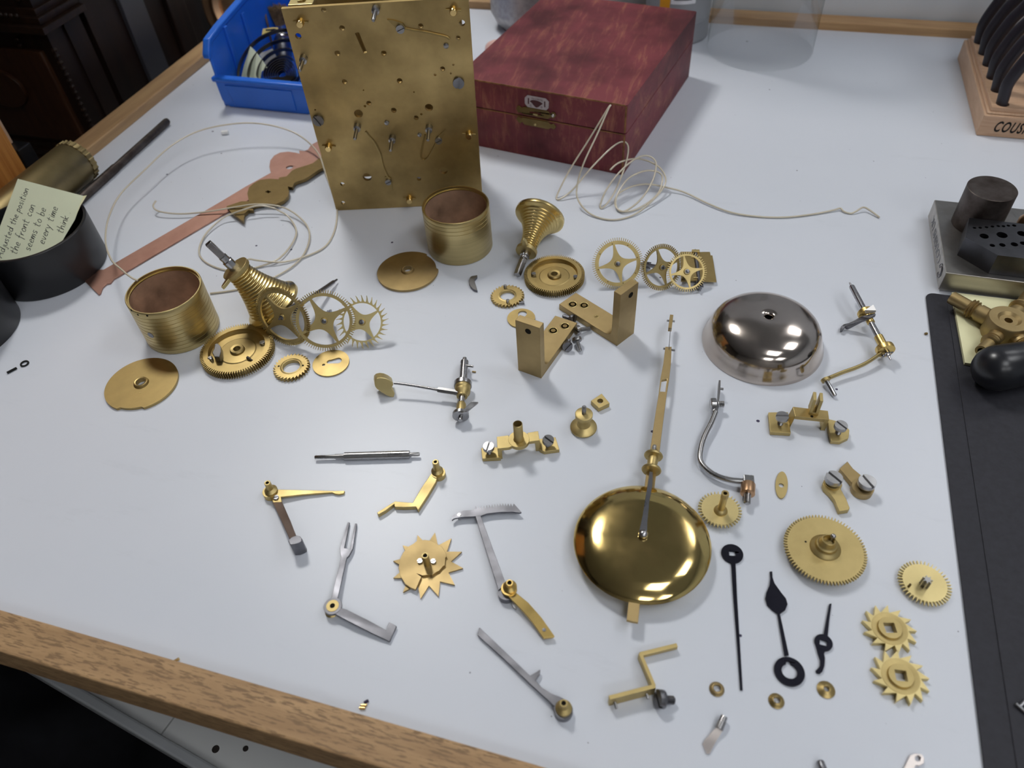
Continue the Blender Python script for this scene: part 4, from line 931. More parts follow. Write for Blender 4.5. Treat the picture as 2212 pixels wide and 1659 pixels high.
BB, MBk, pB, qB = lbracket(Vector((-52.7,388.5,0)), Vector((9.4,15.9,0)), Vector((-49,30.1,0)), 18.4, 57.5, 47.5, 'upright brass L bracket with its foot towards the great wheel', [(50,7,1.7,3.3),(43,12,1.7,3.3),(28,9,1.1,1.4)])
q = onp('z8',600,690,Vector((-52.7,388.5,0)), qB); obj('hole', lathe(new(), [(0,0),(2.2,0),(2.2,.1),(0,.1)], frame(q-qB*.02, -qB), 20), 'black_hole', BB)
# ---- four screws between the brackets
def loose_screw(O, ax, r, h, sl, label, grp, sa=0.0, mat='steel', name='slotted_screw'):
    """O = underside of the head; ax points out of the head"""
    t_ = thing(name, label, 'screw', (O.x,O.y,0), group=grp); slot_screw('head', frame(O, ax), r, h, t_, mat, shank=sl, sr=r*.46, sa=sa); return t_
def scr(c, hx_, hy_, tx, ty, zh, zt, r, h, label, sa=0.0, grp='screws between the two brass brackets', mat='steel'):
    H0, T0 = at(c,hx_,hy_,zh), at(c,tx,ty,zt); return loose_screw(H0, H0-T0, r, h, (H0-T0).length, label, grp, sa, mat)
scr('z7',1672,1136,1610,1115,3.6,2.2,3.5,2.6,'steel slotted screw lying under the edge of the bracket with the outstretched foot',1.2,mat='steel_dark')
scr('z7',1738,1226,1825,1215,3.7,2.0,3.5,2.8,'bright steel slotted screw pointing towards the bracket post',.3)
scr('z7',1645,1350,1650,1310,3.8,1.6,3.6,2.6,'steel slotted screw showing its slot beside its upright twin',.9,mat='steel_dark')
scr('z7',1722,1318,1745,1395,4.6,1.7,3.5,2.6,'steel slotted screw with its shank towards the small square nut',.2)
# ================================================================== copper and brass hands at the left
def sheet(bm, c, pts, th, holes=()):
    """plate traced with its own height at every corner: pts = (x, y, z_top)"""
    P = [at(c, x, y, z) for x, y, z in pts]; Hh = [[at(c, x, y, z) for x, y, z in h] for h in holes]
    loops = [P]+Hh; tris = tessellate_polygon([[Vector((p.x,p.y,0)) for p in l] for l in loops]); fl = [p for l in loops for p in l]
    top = [bm.verts.new(p) for p in fl]; bot = [bm.verts.new(p-Vector((0,0,th))) for p in fl]
    for t_ in tris:
        bm.faces.new([top[i] for i in t_]); bm.faces.new([bot[i] for i in reversed(t_)])
    k = 0
    for l in loops:
        for i in range(len(l)):
            a, b = k+i, k+(i+1) % len(l)
            try: bm.faces.new((top[a], bot[a], bot[b], top[b]))
            except ValueError: pass
        k += len(l)
    return bm
def mix(*lists):                                    # (crop, z, pts) groups joined into one outline
    out = []
    for c, z, pts in lists: out += tr(c, z, pts)
    return out
cp = mix(('z5',1.6,[(635,725),(655,720),(730,722),(765,695),(785,672),(825,672)]), ('c6',1.6,[(0,1190),(430,930),(870,690),(845,580),(860,470),(930,380),(1040,325),(1180,310),(1300,325),(1385,345),(1380,290),(1470,300),(1540,270),(1590,190),(1700,130),(1800,150),(1900,330),(1700,560),(1500,620),(1350,760),(1200,800),(1000,880),(500,1160),(0,1450)]), ('z5',1.6,[(1830,200),(1000,690),(905,745),(880,778),(850,783),(815,815),(800,860),(785,870)]))
q = at('c6',1205,590,1.6)
tag(obj('copper_hand', prism(new(), cp, .2, 1.6, [circ(q.x,q.y,3.2,20)]), 'copper', bevel=.15, smooth=30), 'long copper strip hand with a flared end and round boss', 'clock hand')
bp = tr('c6', 5.0, [(75,1290),(340,1200),(478,1200),(450,1060),(480,950),(560,880),(680,815),(850,795),(1010,805),(1020,775),(1150,755),(1250,650),(1330,610),(1500,560),(1620,520),(1720,440),(1790,395),(1835,580),(1720,640),(1580,740),(1480,800),(1330,850),(1290,880),(1260,950),(1230,945),(1175,935),(1200,1020),(1180,1110),(1100,1190),(960,1250),(800,1240),(700,1250),(600,1270),(555,1290),(555,1360),(470,1360),(400,1420),(380,1560),(330,1530),(160,1400)])
tag(obj('brass_hand', prism(new(), bp, 2.0, 5.0, [tr('c6',5.0,[(770,1030),(820,1003),(880,1030),(825,1058)])]), 'brass_dark', bevel=.2, smooth=30), 'ornate dark brass hand lying across the copper strip', 'clock hand')

# ================================================================== gut lines
def gut(name, pts, label, r=.75):
    P_ = smooth_path([at('p',x,y,z) for x,y,z in pts], 6)
    for v_ in P_: v_.z = max(v_.z, r+.15)
    bmm = new(); tube(bmm, P_, r, 8, 1); tag(obj(name, bmm, 'gut', smooth=180), label, 'line')
gut('gut_line', [(337,434,9),(331,446,7),(345,457,5),(390,462,3.5),(450,457,4),(510,447,6.5),(560,441,8),(617,450,6),(660,483,3),(668,520,2),(644,565,1.5),(584,603,1.2),(520,624,1),(454,634,1)], 'pale gut line with a hooked end crossing the copper strip')
gut('gut_line', [(297,606,41.8),(283,599,41.5),(262,582,39),(240,560,34),(228,520,26),(235,470,20),(260,420,17),(310,370,17),(370,315,19),(430,283,21),(500,268,22),(560,267,21),(620,280,17),(660,302,12),(688,332,8),(700,365,6.5),(712,400,3),(727,440,1.2),(725,490,1.0),(705,530,1.0),(665,552,1.2),(610,566,2),(560,563,5),(538,560,8),(522,568,12)], 'long pale gut line looping from the lined barrel past the movement plate')
gut('gut_line', [(597,451,6.8),(560,444,9.6),(520,455,8),(480,472,4),(445,505,2),(430,540,1.5),(440,563,1.2),(473,580,1),(510,585,1),(550,579,1),(600,560,2.4),(630,528,2),(640,498,2.5),(623,468,4.5),(598,453,8.4)], 'closed pale gut loop lying under the fusee arbor')
RG = [(1318,367,20),(1340,350,22),(1380,343,22),(1420,358,18),(1438,385,12),(1430,410,7),(1400,442,3),(1365,466,1.2),(1320,475,1),(1275,462,2),(1248,430,8),(1248,395,18),(1262,350,34),(1290,290,52),(1314,236,67.5),(1319,228,69),(1312,236,67),(1275,297,46),(1232,365,20),(1205,418,3),(1206,431,1),(1235,412,6),(1275,365,20),(1320,320,32),(1345,306,33),(1357,318,30),(1350,360,20),(1325,420,6),(1302,449,1),(1297,443,1.5),(1310,410,10),(1340,370,20),(1375,342,26),(1400,337,26),(1417,352,21),(1410,390,12),(1385,430,5),(1350,456,1.2),(1333,450,2),(1332,425,7),(1355,388,14),(1390,370,16),(1420,371,15),(1431,385,11),(1420,420,5),(1380,450,1.2),(1345,457,2.2),(1329,443,3),(1335,420,6),(1365,403,7),(1400,398,6),(1440,405,4),(1480,416,2.5),(1530,440,2),(1580,459,1.5),(1640,468,1),(1700,469,1),(1760,462,1),(1800,454,1.4),(1815,450,2),(1823,457,1.4),(1838,461,1),(1850,456,2),(1865,448,3.5),(1880,455,3),(1900,470,1.2)]
gut('gut_line', RG, 'tangled pale gut coil in front of the maroon box with a long tail')

# ================================================================== bell
be = thing('bell', 'polished bell-metal dome with a centre hole', 'bell', (45.6,414.2,0))
prof = [(41.4,.1),(41.5,1.0),(41.0,3),(39.6,6),(38.6,9.5),(37.6,13),(36.0,16.2),(33.4,19.2),(30.0,21.6),(25.5,23.6),(20,25.0),(14,25.9),(8,26.3),(4.6,26.3),(3.4,25.8),(2.6,25.2),(2.6,23.6),(8,24.6),(14,24.2),(20,23.3),(25,22),(29.4,20),(32.6,17.8),(35,14.8),(36.4,12),(37.4,9),(38.6,5.6),(40,2.6),(40.4,.1)]
obj('shell', lathe(new(), prof, mv(45.6,414.2,0), 128, closed=True), 'bell_metal', be, smooth=60)

# ================================================================== pendulum
pd = thing('pendulum', 'brass pendulum with a polished lens bob, rod and suspension spring', 'pendulum', (-9.6,229.5,0))
BZ = 8.6; bc_ = Vector((-9.6,229.5,0))
prof = [(0,BZ+8.0),(8,BZ+7.9),(15,BZ+7.65),(21,BZ+7.25),(25,BZ+6.75),(28,BZ+6.1),(30.5,BZ+5.2),(32.5,BZ+4.2),(34.3,BZ+3.1),(36,BZ+2.0),(37.3,BZ+.9),(37.9,BZ),(37.3,BZ-.8),(35,BZ-2.6),(30,BZ-5),(20,BZ-7.4),(10,BZ-8.3),(0,BZ-8.5)]
obj('bob', lathe(new(), prof, mv(-9.6,229.5,0), 128), 'bob_brass', pd, smooth=60)
RZt = 10.5
rod = tr('a6', RZt, [(1050,437),(1110,437),(1103,600),(1085,760),(1062,900),(1030,1150),(1005,1350),(990,1480),(895,1480),(915,1350),(948,1120),(985,890),(1003,740),(1030,600)])
rd = obj('rod', prism(new(), rod, RZt-2.4, RZt, [tr('a6',RZt,[(1015,752),(1066,743),(1049,868),(998,865)])]), 'brass_tan', pd, bevel=.2, smooth=30)
obj('rod_foot', flat(new(), 'a7', [(868,170),(966,165),(950,300),(944,345),(848,340)], RZt-2.4, RZt), 'brass_tan', pd, bevel=.2, smooth=30)
sa_, sb_ = at('a6',1082,470,RZt-.6), at('a6',1098,275,RZt-.6); d = (sb_-sa_); 
bmm = new(); box(bmm, (0,-.18,-1.6), (d.length,.18,1.6), fxy(sa_, d)); obj('suspension_spring', bmm, 'steel', pd, smooth=0)
bmm = new(); p0, p1 = at('a6',1092,275,RZt-.3), at('a6',1108,148,RZt-.3); d = p1-p0; box(bmm, (0,-1.2,-1.8), (d.length,1.2,1.8), fxy(p0,d)); tb_ = obj('top_block', bmm, 'brass_tan', pd, bevel=.2)
for a_, b_, z in (((1030,456),(1142,474),RZt-1),((1064,188),(1140,195),RZt-.3)):
    bmm = new(); tube(bmm, [at('a6',*a_,z), at('a6',*b_,z)], .75, 10, 1); obj('cross_pin', bmm, 'steel', pd)
ax = (at('a6',985,890,RZt)-at('a6',915,1350,RZt)).normalized()
c0 = at('a7',916,160,RZt+1.0); Mx_ = frame(c0, ax)
prof = [(0,-1.2),(2.6,-1.2),(5.4,-.6),(5.9,.2),(5.6,1.0),(3.2,1.8),(3.0,4.4),(3.2,6.2),(3.2,8.2),(3.0,9.6),(5.2,10.2),(5.7,11.0),(5.4,11.8),(2.8,12.3),(0,12.3)]
obj('rating_nut', lathe(new(), prof, Mx_, 36), 'brass', pd)
bmm = new(); a_, b_ = at('a6',930,1470,RZt+2.2), at('a6',948,1383,RZt+1.6); shaft(bmm, a_, b_, [(0,1.25)]+[(k*.6+.3, 1.1+.18*(k%2)) for k in range(1,10)]+[((b_-a_).length,1.1)], 14); obj('rating_screw', bmm, 'steel', pd)
arm = [(898,168,RZt+3.2),(932,172,RZt+3.2),(925,300,RZt+3.6),(895,480,RZt+5.4),(880,640,RZt+7.2),(876,735,RZt+8.4),(800,738,RZt+8.4),(830,600,RZt+7.2),(852,460,RZt+5.4),(880,300,RZt+3.6)]
obj('hook_arm', sheet(new(), 'a7', arm, 1.3), 'steel_dark', pd, bevel=.2, smooth=30)
q = at('a7',838,768,BZ+9.5); bmm = new(); sph(bmm, (q.x,q.y,BZ+9.6), 2.6, 1, 1, .8, n=8); obj('hook_screw', bmm, 'steel_bright', pd)
obj('tail', flat(new(), 'a7', [(697,1415),(808,1420),(790,1612),(735,1604),(680,1590)], BZ-1.6, BZ+.4), 'brass_tan', pd, bevel=.3, smooth=30)

# ================================================================== hammer
hm = thing('hammer', 'brass-headed strike hammer on a steel wire with its arbor', 'hammer', tuple(at('a3',820,400,0)))
h0 = at('a3',258,436,0); hN = (Vector((CAM.x-h0.x, CAM.y-h0.y, 0)).normalized()+Vector((0,0,.45))).normalized(); hO = h0+Vector((0,0,.3))
hx_ = Vector((-hN.y,hN.x,0)).normalized(); hy_ = hN.cross(hx_)
Mh = Matrix((hx_,hy_,hN)).transposed().to_4x4(); Mh.translation = hO
def hq(x, y): p = onp('a3',x,y,hO,hN)-hO; return (p.dot(hx_), p.dot(hy_))
head = [hq(x,y) for x,y in [(107,330),(110,300),(125,285),(160,278),(190,282),(225,298),(252,318),(258,335),(248,352),(245,370),(268,405),(260,436),(232,433),(200,420),(160,395),(125,368),(112,350)]]
obj('head', prism(new(), head, -9.5, 0, (), Mh), 'brass_pale', hm, bevel=.35, smooth=40)
w0, w1, w2 = at('a3',262,322,10), at('a3',430,345,9), at('a3',615,378,8)
bmm = new(); tube(bmm, [w0,w1,w2], .95, 10, 5); obj('wire', bmm, 'steel_bright', hm)
bmm = new(); shaft(bmm, at('a3',612,375,8), at('a3',785,402,7.5), [(0,1.9),(2,2.0),(16,2.0)], 6); obj('socket', bmm, 'steel', hm)
A0, A1 = at('a3',790,622,6.2), at('a3',826,125,6.8); Ln = (A1-A0).length; f = lambda y: (622-y)/(622-125)*Ln
bmm = new(); shaft(bmm, A0, A1, [(0,1.5),(f(560),1.5),(f(560)+.1,2.1),(f(430),2.1),(f(360),2.6),(f(210),2.9),(f(155),2.9),(f(155)+.2,1.7),(Ln,1.5)], 20); ar = obj('arbor', bmm, 'steel', hm)
MA_ = frame(A0, A1-A0)
obj('collet', lathe(new(), [(2.2,f(440)),(3.6,f(440)),(3.8,f(425)),(5.2,f(410)),(5.4,f(392)),(4.6,f(385)),(5.3,f(375)),(5.3,f(360)),(2.2,f(360))], MA_, 28, closed=True), 'brass', hm)
obj('steel_ring', lathe(new(), [(2.2,f(360)),(6.0,f(360)),(6.1,f(352)),(6.1,f(332)),(5.6,f(327)),(2.2,f(327))], MA_, 28, closed=True), 'steel', hm)
obj('collet', lathe(new(), [(2.2,f(327)),(3.0,f(327)),(2.8,f(308)),(2.2,f(308))], MA_, 24, closed=True), 'brass', hm)
obj('collet', lathe(new(), [(1.5,f(560)),(3.2,f(560)),(3.2,f(505)),(2.6,f(490)),(1.5,f(490))], MA_, 24, closed=True), 'brass', hm)
bmm = new(); lathe(bmm, [(1.5,f(590)),(5.4,f(590)),(5.4,f(570)),(1.5,f(570))], MA_, 28, closed=True); obj('lifting_disc', bmm, 'steel', hm)
obj('lifting_tail', sheet(new(), 'a3', [(745,570,8),(800,545,12),(878,470,16),(933,472,16),(925,482,15.5),(835,555,11),(800,580,8)], 1.2), 'steel', hm, bevel=.15)
bmm = new(); tube(bmm, [at('a3',795,176,8), at('a3',893,192,9)], .85, 10, 1); obj('cross_pin', bmm, 'steel', hm)

# ================================================================== levers of the strike work
def pipe(par, c, x, y, zb, zt, ro, ri, flange=None, mat='brass', square=False):
    """upright pipe whose TOP centre is seen at (x, y)"""
    q = at(c,x,y,zt); M = mv(q.x,q.y,0); prof = []
    if flange: prof = [(ri,zb),(flange,zb),(flange,zb+.9),(flange*.72,zb+1.8),(ro+.1,zb+2.4)]
    else: prof = [(ri,zb),(ro,zb)]
    prof += [(ro,zt-.2),(ro-.2,zt),(ri,zt)]
    o = obj('pipe', lathe(new(), prof, M, 28, closed=True), mat, par)
    obj('bore', lathe(new(), [(0,zt-1.2),(ri+.02,zt-1.2),(ri+.02,zt-1.0),(0,zt-1.0)], M, 16), 'black_hole', o)
    return q
def disc(par, c, x, y, r, z0, z1, mat, name='boss', bevel=.2):
    q = at(c,x,y,z1); return obj(name, prism(new(), circ(q.x,q.y,r,36), z0, z1), mat, par, bevel=bevel)
# warning lever with weighted tail
lv = thing('lever', 'brass lever with a brown steel tail and half-round foot', 'lever', tuple(at('a4',200,500,0)))
hubq = at('a4',190,497,4)
obj('arm', sheet(new(), 'a4', [(122,505,4),(128,475,4),(150,452,4),(200,440,4),(240,450,4),(265,474,4),(500,480,2.8),(780,487,1.9),(905,487,1.7),(897,510,1.7),(850,521,1.7),(812,516,1.8),(785,503,1.9),(500,523,2.8),(295,545,4),(305,595,4.6),(220,600,4.6),(190,545,4),(150,540,4)], 1.5), 'brass', lv, bevel=.2, smooth=30)
obj('tail', sheet(new(), 'a4', [(218,598,4.6),(306,593,4.6),(380,760,8),(442,918,12),(375,942,12),(300,775,8)], 1.4), 'steel_brown', lv, bevel=.2, smooth=30)
obj('foot', flat(new(), 'a4', [(366,970),(372,950),(395,930),(440,913),(478,922),(497,945),(497,968),(470,985),(430,1000),(385,1003)], .2, 12), 'steel_lever', lv, bevel=.3, smooth=50)
disc(lv,'a4',187,490,4.4,.2,4.6,'brass'); pipe(lv,'a4',165,410,4.6,13,1.9,1.1,3.9)
q = at('a4',250,552,4.8); slot_screw('screw', mv(q.x,q.y,4.2), 1.6, 1.1, lv, 'steel_dark', sa=.5)
# brass crooked lever
lv = thing('lever', 'crooked brass lever with an upright pipe near the steel arbor', 'lever', tuple(at('a4',1600,500,0)))
obj('arm', flat(new(), 'a4', [(1735,318),(1795,350),(1775,405),(1700,530),(1606,672),(1585,640),(1470,645),(1382,640),(1378,612),(1300,672),(1225,715),(1213,695),(1385,588),(1555,602),(1640,455)], .3, 3.4), 'brass', lv, bevel=.25, smooth=30)
disc(lv,'a4',1800,312,4.3,.2,3.8,'brass'); pipe(lv,'a4',1772,210,3.8,13.5,2.0,1.1,3.7)
# forked steel lever
lv = thing('forked_lever', 'forked grey steel lever with a hooked arm', 'lever', tuple(at('a5',300,800,0)))
LZ = 5.2
obj('fork', sheet(new(), 'a5', [(410,102,2),(425,104,2),(383,308,3),(428,318,3),(468,112,2),(482,113,2),(452,310,3),(420,370,3.2),(400,386,3.4),(325,725,LZ),(275,722,LZ),(357,386,3.4),(352,350,3.2),(348,310,3)], 1.4), 'steel_lever', lv, bevel=.15, smooth=30)
obj('hook_arm', sheet(new(), 'a5', [(300,830,LZ),(340,780,LZ),(400,798,4.8),(560,878,3.8),(715,962,2.6),(740,900,2.4),(798,930,2.3),(742,1052,2.2),(600,985,3.4),(440,905,4.6)], 1.5), 'steel_lever', lv, bevel=.15, smooth=30)
disc(lv,'a5',290,770,4.9,LZ-1.5,LZ+.1,'steel_lever'); disc(lv,'a5',288,768,3.4,LZ-1.5,LZ+.3,'brass',name='bush'); q = at('a5',288,768,LZ+.3); obj('bore', lathe(new(), [(0,0),(1.4,0),(1.4,.08),(0,.08)], mv(q.x,q.y,LZ+.3), 16), 'black_hole', lv)
q = at('a5',262,825,1.5); obj('hub', lathe(new(), [(0,.2),(3.2,.2),(3.6,1),(2.4,2),(2.4,LZ-1.4),(0,LZ-1.4)], mv(q.x+.9,q.y+1.2,0), 24), 'brass', lv)
# rack
lv = thing('rack', 'toothed grey steel rack lever with a curved brass tail', 'rack', tuple(at('a5',1690,640,0)))
top = []
tips = [(912,1300),(935,1302),(957,1300),(978,1297),(1000,1293),(1021,1290),(1043,1287),(1064,1284),(1085,1282),(1107,1280),(1128,1279),(1149,1279),(1171,1280),(1192,1281)]
for i, (x, y) in enumerate(tips): top += [(x, y), (x+13, y+24)]
rk = [(722,1412),(724,1388),(760,1358),(815,1338),(908,1330)]+top+[(1216,1281),(1277,1350),(1262,1354),(1200,1346),(1100,1349),(1000,1361),(950,1380),(860,1386),(800,1388),(745,1398)]
obj('toothed_arc', flat(new(), 'a3', rk, 2.6, 4.0), 'steel_lever', lv, smooth=30)
q = at('a3',782,1372,4.0); obj('pin', lathe(new(), [(0,.2),(1.2,.2),(1.2,4.2),(0,4.3)], mv(q.x,q.y,0), 14), 'steel_bright', lv)
obj('arm', sheet(new(), 'a5', [(1425,52,3.9),(1466,44,3.9),(1668,592,5.4),(1610,645,5.4)], 1.4), 'steel_lever', lv, bevel=.15, smooth=30)
disc(lv,'a5',1672,660,4.6,.3,4.6,'steel_lever'); 
obj('brass_tail', sheet(new(), 'a5', [(1648,650,6.2),(1655,600,6.2),(1740,600,6.2),(1752,665,6.0),(1850,745,5.2),(1955,865,4.2),(2057,1010,3.4),(2045,1018,3.4),(1972,1026,3.4),(1960,1015,3.4),(1880,900,4.4),(1790,795,5.2),(1690,695,6)], 1.5), 'brass_bright', lv, bevel=.2, smooth=30)
q = at('a5',1974,960,3.9); obj('pin', lathe(new(), [(0,.3),(1.0,.3),(1.0,3.98),(0,4.02)], mv(q.x,q.y,0), 12), 'steel_dark', lv)
disc(lv,'a5',1694,628,4.3,4.4,6.6,'brass_bright'); pipe(lv,'a5',1698,585,6.5,11.5,2.0,1.3,3.8,'brass_bright')
obj('spring', sheet(new(), 'a5', [(1700,728,3),(1722,735,3),(1756,790,1.6),(1750,798,1.6),(1730,785,2)], 1.0), 'steel', lv, bevel=.1)
# long steel lever
lv = thing('lever', 'long straight steel lever with a small spur and brass pipe', 'lever', tuple(at('b2',870,860,0)))
obj('arm', sheet(new(), 'b2', [(205,203,2.4),(400,388,2.6),(608,588,3),(648,565,3),(690,538,3),(687,572,3),(650,626,3),(700,680,3.2),(780,730,3.6),(850,758,4),(915,790,4),(800,828,4),(640,682,3.2),(400,455,2.6),(190,262,2.4)], 1.6), 'steel_lever', lv, bevel=.15, smooth=30)
disc(lv,'b2',873,858,4.6,.2,4.2,'steel_lever'); pipe(lv,'b2',876,806,4.2,11.2,1.9,1.25,4.0,'brass')
# star wheel and snail
st = thing('snail', 'twelve-pointed brass star wheel carrying a stepped snail', 'star wheel', tuple(at('a5',1050,440,0)))
tips = [(965,205),(1105,185),(1235,232),(1318,338),(1327,468),(1262,602),(1133,693),(990,712),(850,660),(772,547),(772,412),(848,288)]
T = tr('a5',1.6,tips); cst = sum(T, Vector())/12; pts = []
for i in range(12):
    a, b_ = T[i], T[(i+1)%12]; pts.append(a); mid = (a+b_)/2; rr = (mid-cst); pts.append(cst+rr.normalized()*min(rr.length, 13.2)*.985)
obj('star', prism(new(), pts, .3, 1.6), 'brass_tan', st, smooth=30)
sn = [(930,276),(960,252),(1020,244),(1070,250),(1112,268),(1165,305),(1190,345),(1199,378),(1188,382),(1184,445),(1172,450),(1135,492),(1122,495),(1080,524),(1062,518),(1005,528),(960,512),(996,538),(950,640),(910,625),(865,592),(828,530),(814,470),(824,400),(850,345),(895,295)]
obj('snail_cam', flat(new(), 'a5', sn, 1.6, 3.2), 'brass_tan', st, bevel=.12, smooth=30)
pipe(st,'a5',1025,368,3.2,12,2.0,1.3)
for x, y in ((983,410),(1090,412)): q = at('a5',x,y,4.2); slot_screw('screw', mv(q.x,q.y,3.2), 1.5, 1.1, st, 'steel', sa=.7)
# plain steel arbor
aa = thing('arbor', 'plain turned steel arbor lying above the crooked brass lever', 'arbor', tuple(at('a4',1100,155,0)))
p0, p1 = at('a4',620,167,2.7), at('a4',1622,138,2.7); Ln = (p1-p0).length; g = lambda x: (x-620)/1002*Ln
bmm = new(); shaft(bmm, p0, p1, [(0,1.0),(.3,1.2),(g(810),1.25),(g(812),1.6),(g(903),1.6),(g(905),2.6),(g(1525),2.6),(g(1527),1.2),(g(1610),1.2),(g(1622),.8)], 24); obj('shaft', bmm, 'steel', aa)
# Z bracket standing on edge
zb = thing('z_bracket', 'bent Z-shaped brass strip standing on edge beside a dark screw', 'bracket', tuple(at('b2',1500,600,0)))
def bar(c, a, b_, z0, z1, th, mat, par, name):
    A, B = at(c,*a,z1), at(c,*b_,z1); d = (B-A); bmm = new(); box(bmm, (0,-th/2,z0), (d.length,th/2,z1), fxy((A.x,A.y,0), Vector((d.x,d.y,0)))); return obj(name, bmm, mat, par, smooth=0, bevel=.2)
bar('b2',(1780,342),(1483,415),1.0,4.4,2.0,'brass',zb,'arm'); bar('b2',(1485,408),(1596,668),.2,6.4,1.9,'brass',zb,'web'); ft = bar('b2',(1605,668),(1238,762),.2,8.6,2.0,'brass',zb,'foot')
fd = (at('b2',1605,668,8)-at('b2',1238,762,8)); fd.z = 0; fd.normalize(); fn = Vector((fd.y,-fd.x,0)); fn = fn if fn.y < 0 else -fn
for x, y in ((1285,808),(1535,732)):
    q = at('b2',x,y,3.5); bmm = new(); shaft(bmm, q-fn*1.5, q+fn*3, [(0,.8),(3.8,.75),(4.2,.5)], 10); obj('steady_pin', bmm, 'steel', zb)
Mf = onp('b2',1425,745, at('b2',1420,713,8.6)+fn*1.0, fn); obj('hole', lathe(new(), [(0,0),(1.6,0),(1.6,.1),(0,.1)], frame(Mf, fn), 16), 'black_hole', zb)
scr('b2',1672,778,1755,785,4.3,2.4,4.5,3.4,'dark slotted screw lying beside the Z-shaped brass strip',.2,grp=None,mat='steel_dark')

# ================================================================== cocks
def riser(c, a, b, inner, par):                    # upright wall under one end of a bridge, from the bench up to the bridge
    A, B, C_ = at(c,*a,MZ), at(c,*b,MZ), at(c,*inner,MZ); e = (B-A).normalized(); n_ = Vector((-e.y,e.x,0)); n_ = n_ if n_.dot(C_-A) > 0 else -n_
    obj('riser', prism(new(), [A, B, B+n_*2.6, A+n_*2.6], .3, MZ-.05), 'brass', par, bevel=.2, smooth=0)
# back cock with forked upright
FZ, MZ = 3.2, 11.0
ck = thing('back_cock', 'bridge-shaped brass cock with a two-pronged fork on top', 'cock', tuple(at('a8',650,400,0)))
FZ, MZ = 3.2, 11.0
obj('foot', flat(new(), 'a8', [(265,312),(452,310),(480,512),(285,500)], .2, FZ), 'brass', ck, bevel=.25, smooth=0)
obj('link', sheet(new(), 'a8', [(440,365,FZ),(500,258,MZ),(522,350,MZ),(478,440,FZ)], 2.6), 'brass', ck, bevel=.2, smooth=0)
obj('bridge', sheet(new(), 'a8', [(498,258,MZ),(835,298,MZ),(846,384,MZ),(520,350,MZ)], 2.8), 'brass_satin', ck, bevel=.25, smooth=0)
riser('a8', (835,298), (846,384), (600,320), ck)
obj('foot', flat(new(), 'a8', [(832,374),(905,392),(1005,440),(1040,482),(1032,555),(955,592),(865,585),(842,480)], .2, FZ), 'brass', ck, bevel=.25, smooth=0)
bq = at('a8',690,320,MZ); dxx = (at('a8',820,335,MZ)-at('a8',560,300,MZ)).normalized(); dyy = Vector((-dxx.y,dxx.x,0))
for o_ in (-2.7, 1.1): bmm = new(); box(bmm, (o_,-1.5,0), (o_+1.9,5.5,13.5), fxy(bq, dxx)); obj('prong', bmm, 'brass', ck, smooth=0, bevel=.25)
bmm = new(); box(bmm, (-2.7,-1.6,0), (3.0,5.6,2.0), fxy(bq, dxx)); obj('prong_root', bmm, 'brass', ck, smooth=0, bevel=.2)
q = at('a8',680,352,MZ); obj('hole', lathe(new(), [(0,0),(.9,0),(.9,.1),(0,.1)], mv(q.x,q.y,MZ), 14), 'black_hole', ck)
def up_screw(c, x, y, zh, r, h, sl, label, sa, tilt=(0,0,1), grp=None):
    q = at(c,x,y,zh+h); return loose_screw(Vector((q.x,q.y,zh)), Vector(tilt), r, h, sl, label, grp, sa, 'steel')
up_screw('a8',402,345,8.0,3.9,3.0,6.4,'slotted steel screw standing in the square foot of the forked cock',.2)
up_screw('a8',962,432,8.0,3.9,3.0,6.4,'slotted steel screw standing in the angled foot of the forked cock',-.7)
# front cock with tube
fk = thing('front_cock', 'bridge-shaped brass cock with an upright tube', 'cock', tuple(at('a3',1250,820,0)))
obj('foot', flat(new(), 'a3', [(955,840),(1085,832),(1112,918),(965,925)], .2, FZ), 'brass', fk, bevel=.25, smooth=0)
riser('a3', (1080,750), (1085,845), (1250,780), fk)
obj('bridge', sheet(new(), 'a3', [(1080,750,MZ),(1175,738,MZ),(1180,775,MZ),(1320,760,MZ),(1325,718,MZ),(1410,704,MZ),(1422,778,MZ),(1330,790,MZ),(1240,805,MZ),(1180,835,MZ),(1085,845,MZ)], 2.6), 'brass', fk, bevel=.25, smooth=0)
riser('a3', (1410,704), (1422,778), (1250,780), fk)
obj('foot', flat(new(), 'a3', [(1408,768),(1548,752),(1580,852),(1458,868),(1422,850)], .2, FZ), 'brass', fk, bevel=.25, smooth=0)
q = at('a3',1245,662,26); q2 = at('a3',1256,772,MZ); disc(fk,'a3',1256,768,6.6,MZ-2.4,MZ+.3,'brass',name='seat')
obj('tube', lathe(new(), [(2.4,MZ),(3.5,MZ),(3.0,MZ+1.6),(2.95,MZ+15),(2.5,MZ+15.4),(2.4,MZ+15)], mv(q2.x,q2.y,0), 28, closed=True), 'brass', fk)
up_screw('a3',1014,822,7.5,3.6,2.8,6.2,'slotted steel screw in the square foot of the tube cock',1.6)
up_screw('a3',1488,768,7.5,3.6,2.8,6.2,'slotted steel screw in the outer foot of the tube cock',-.4,(.12,-.1,1))
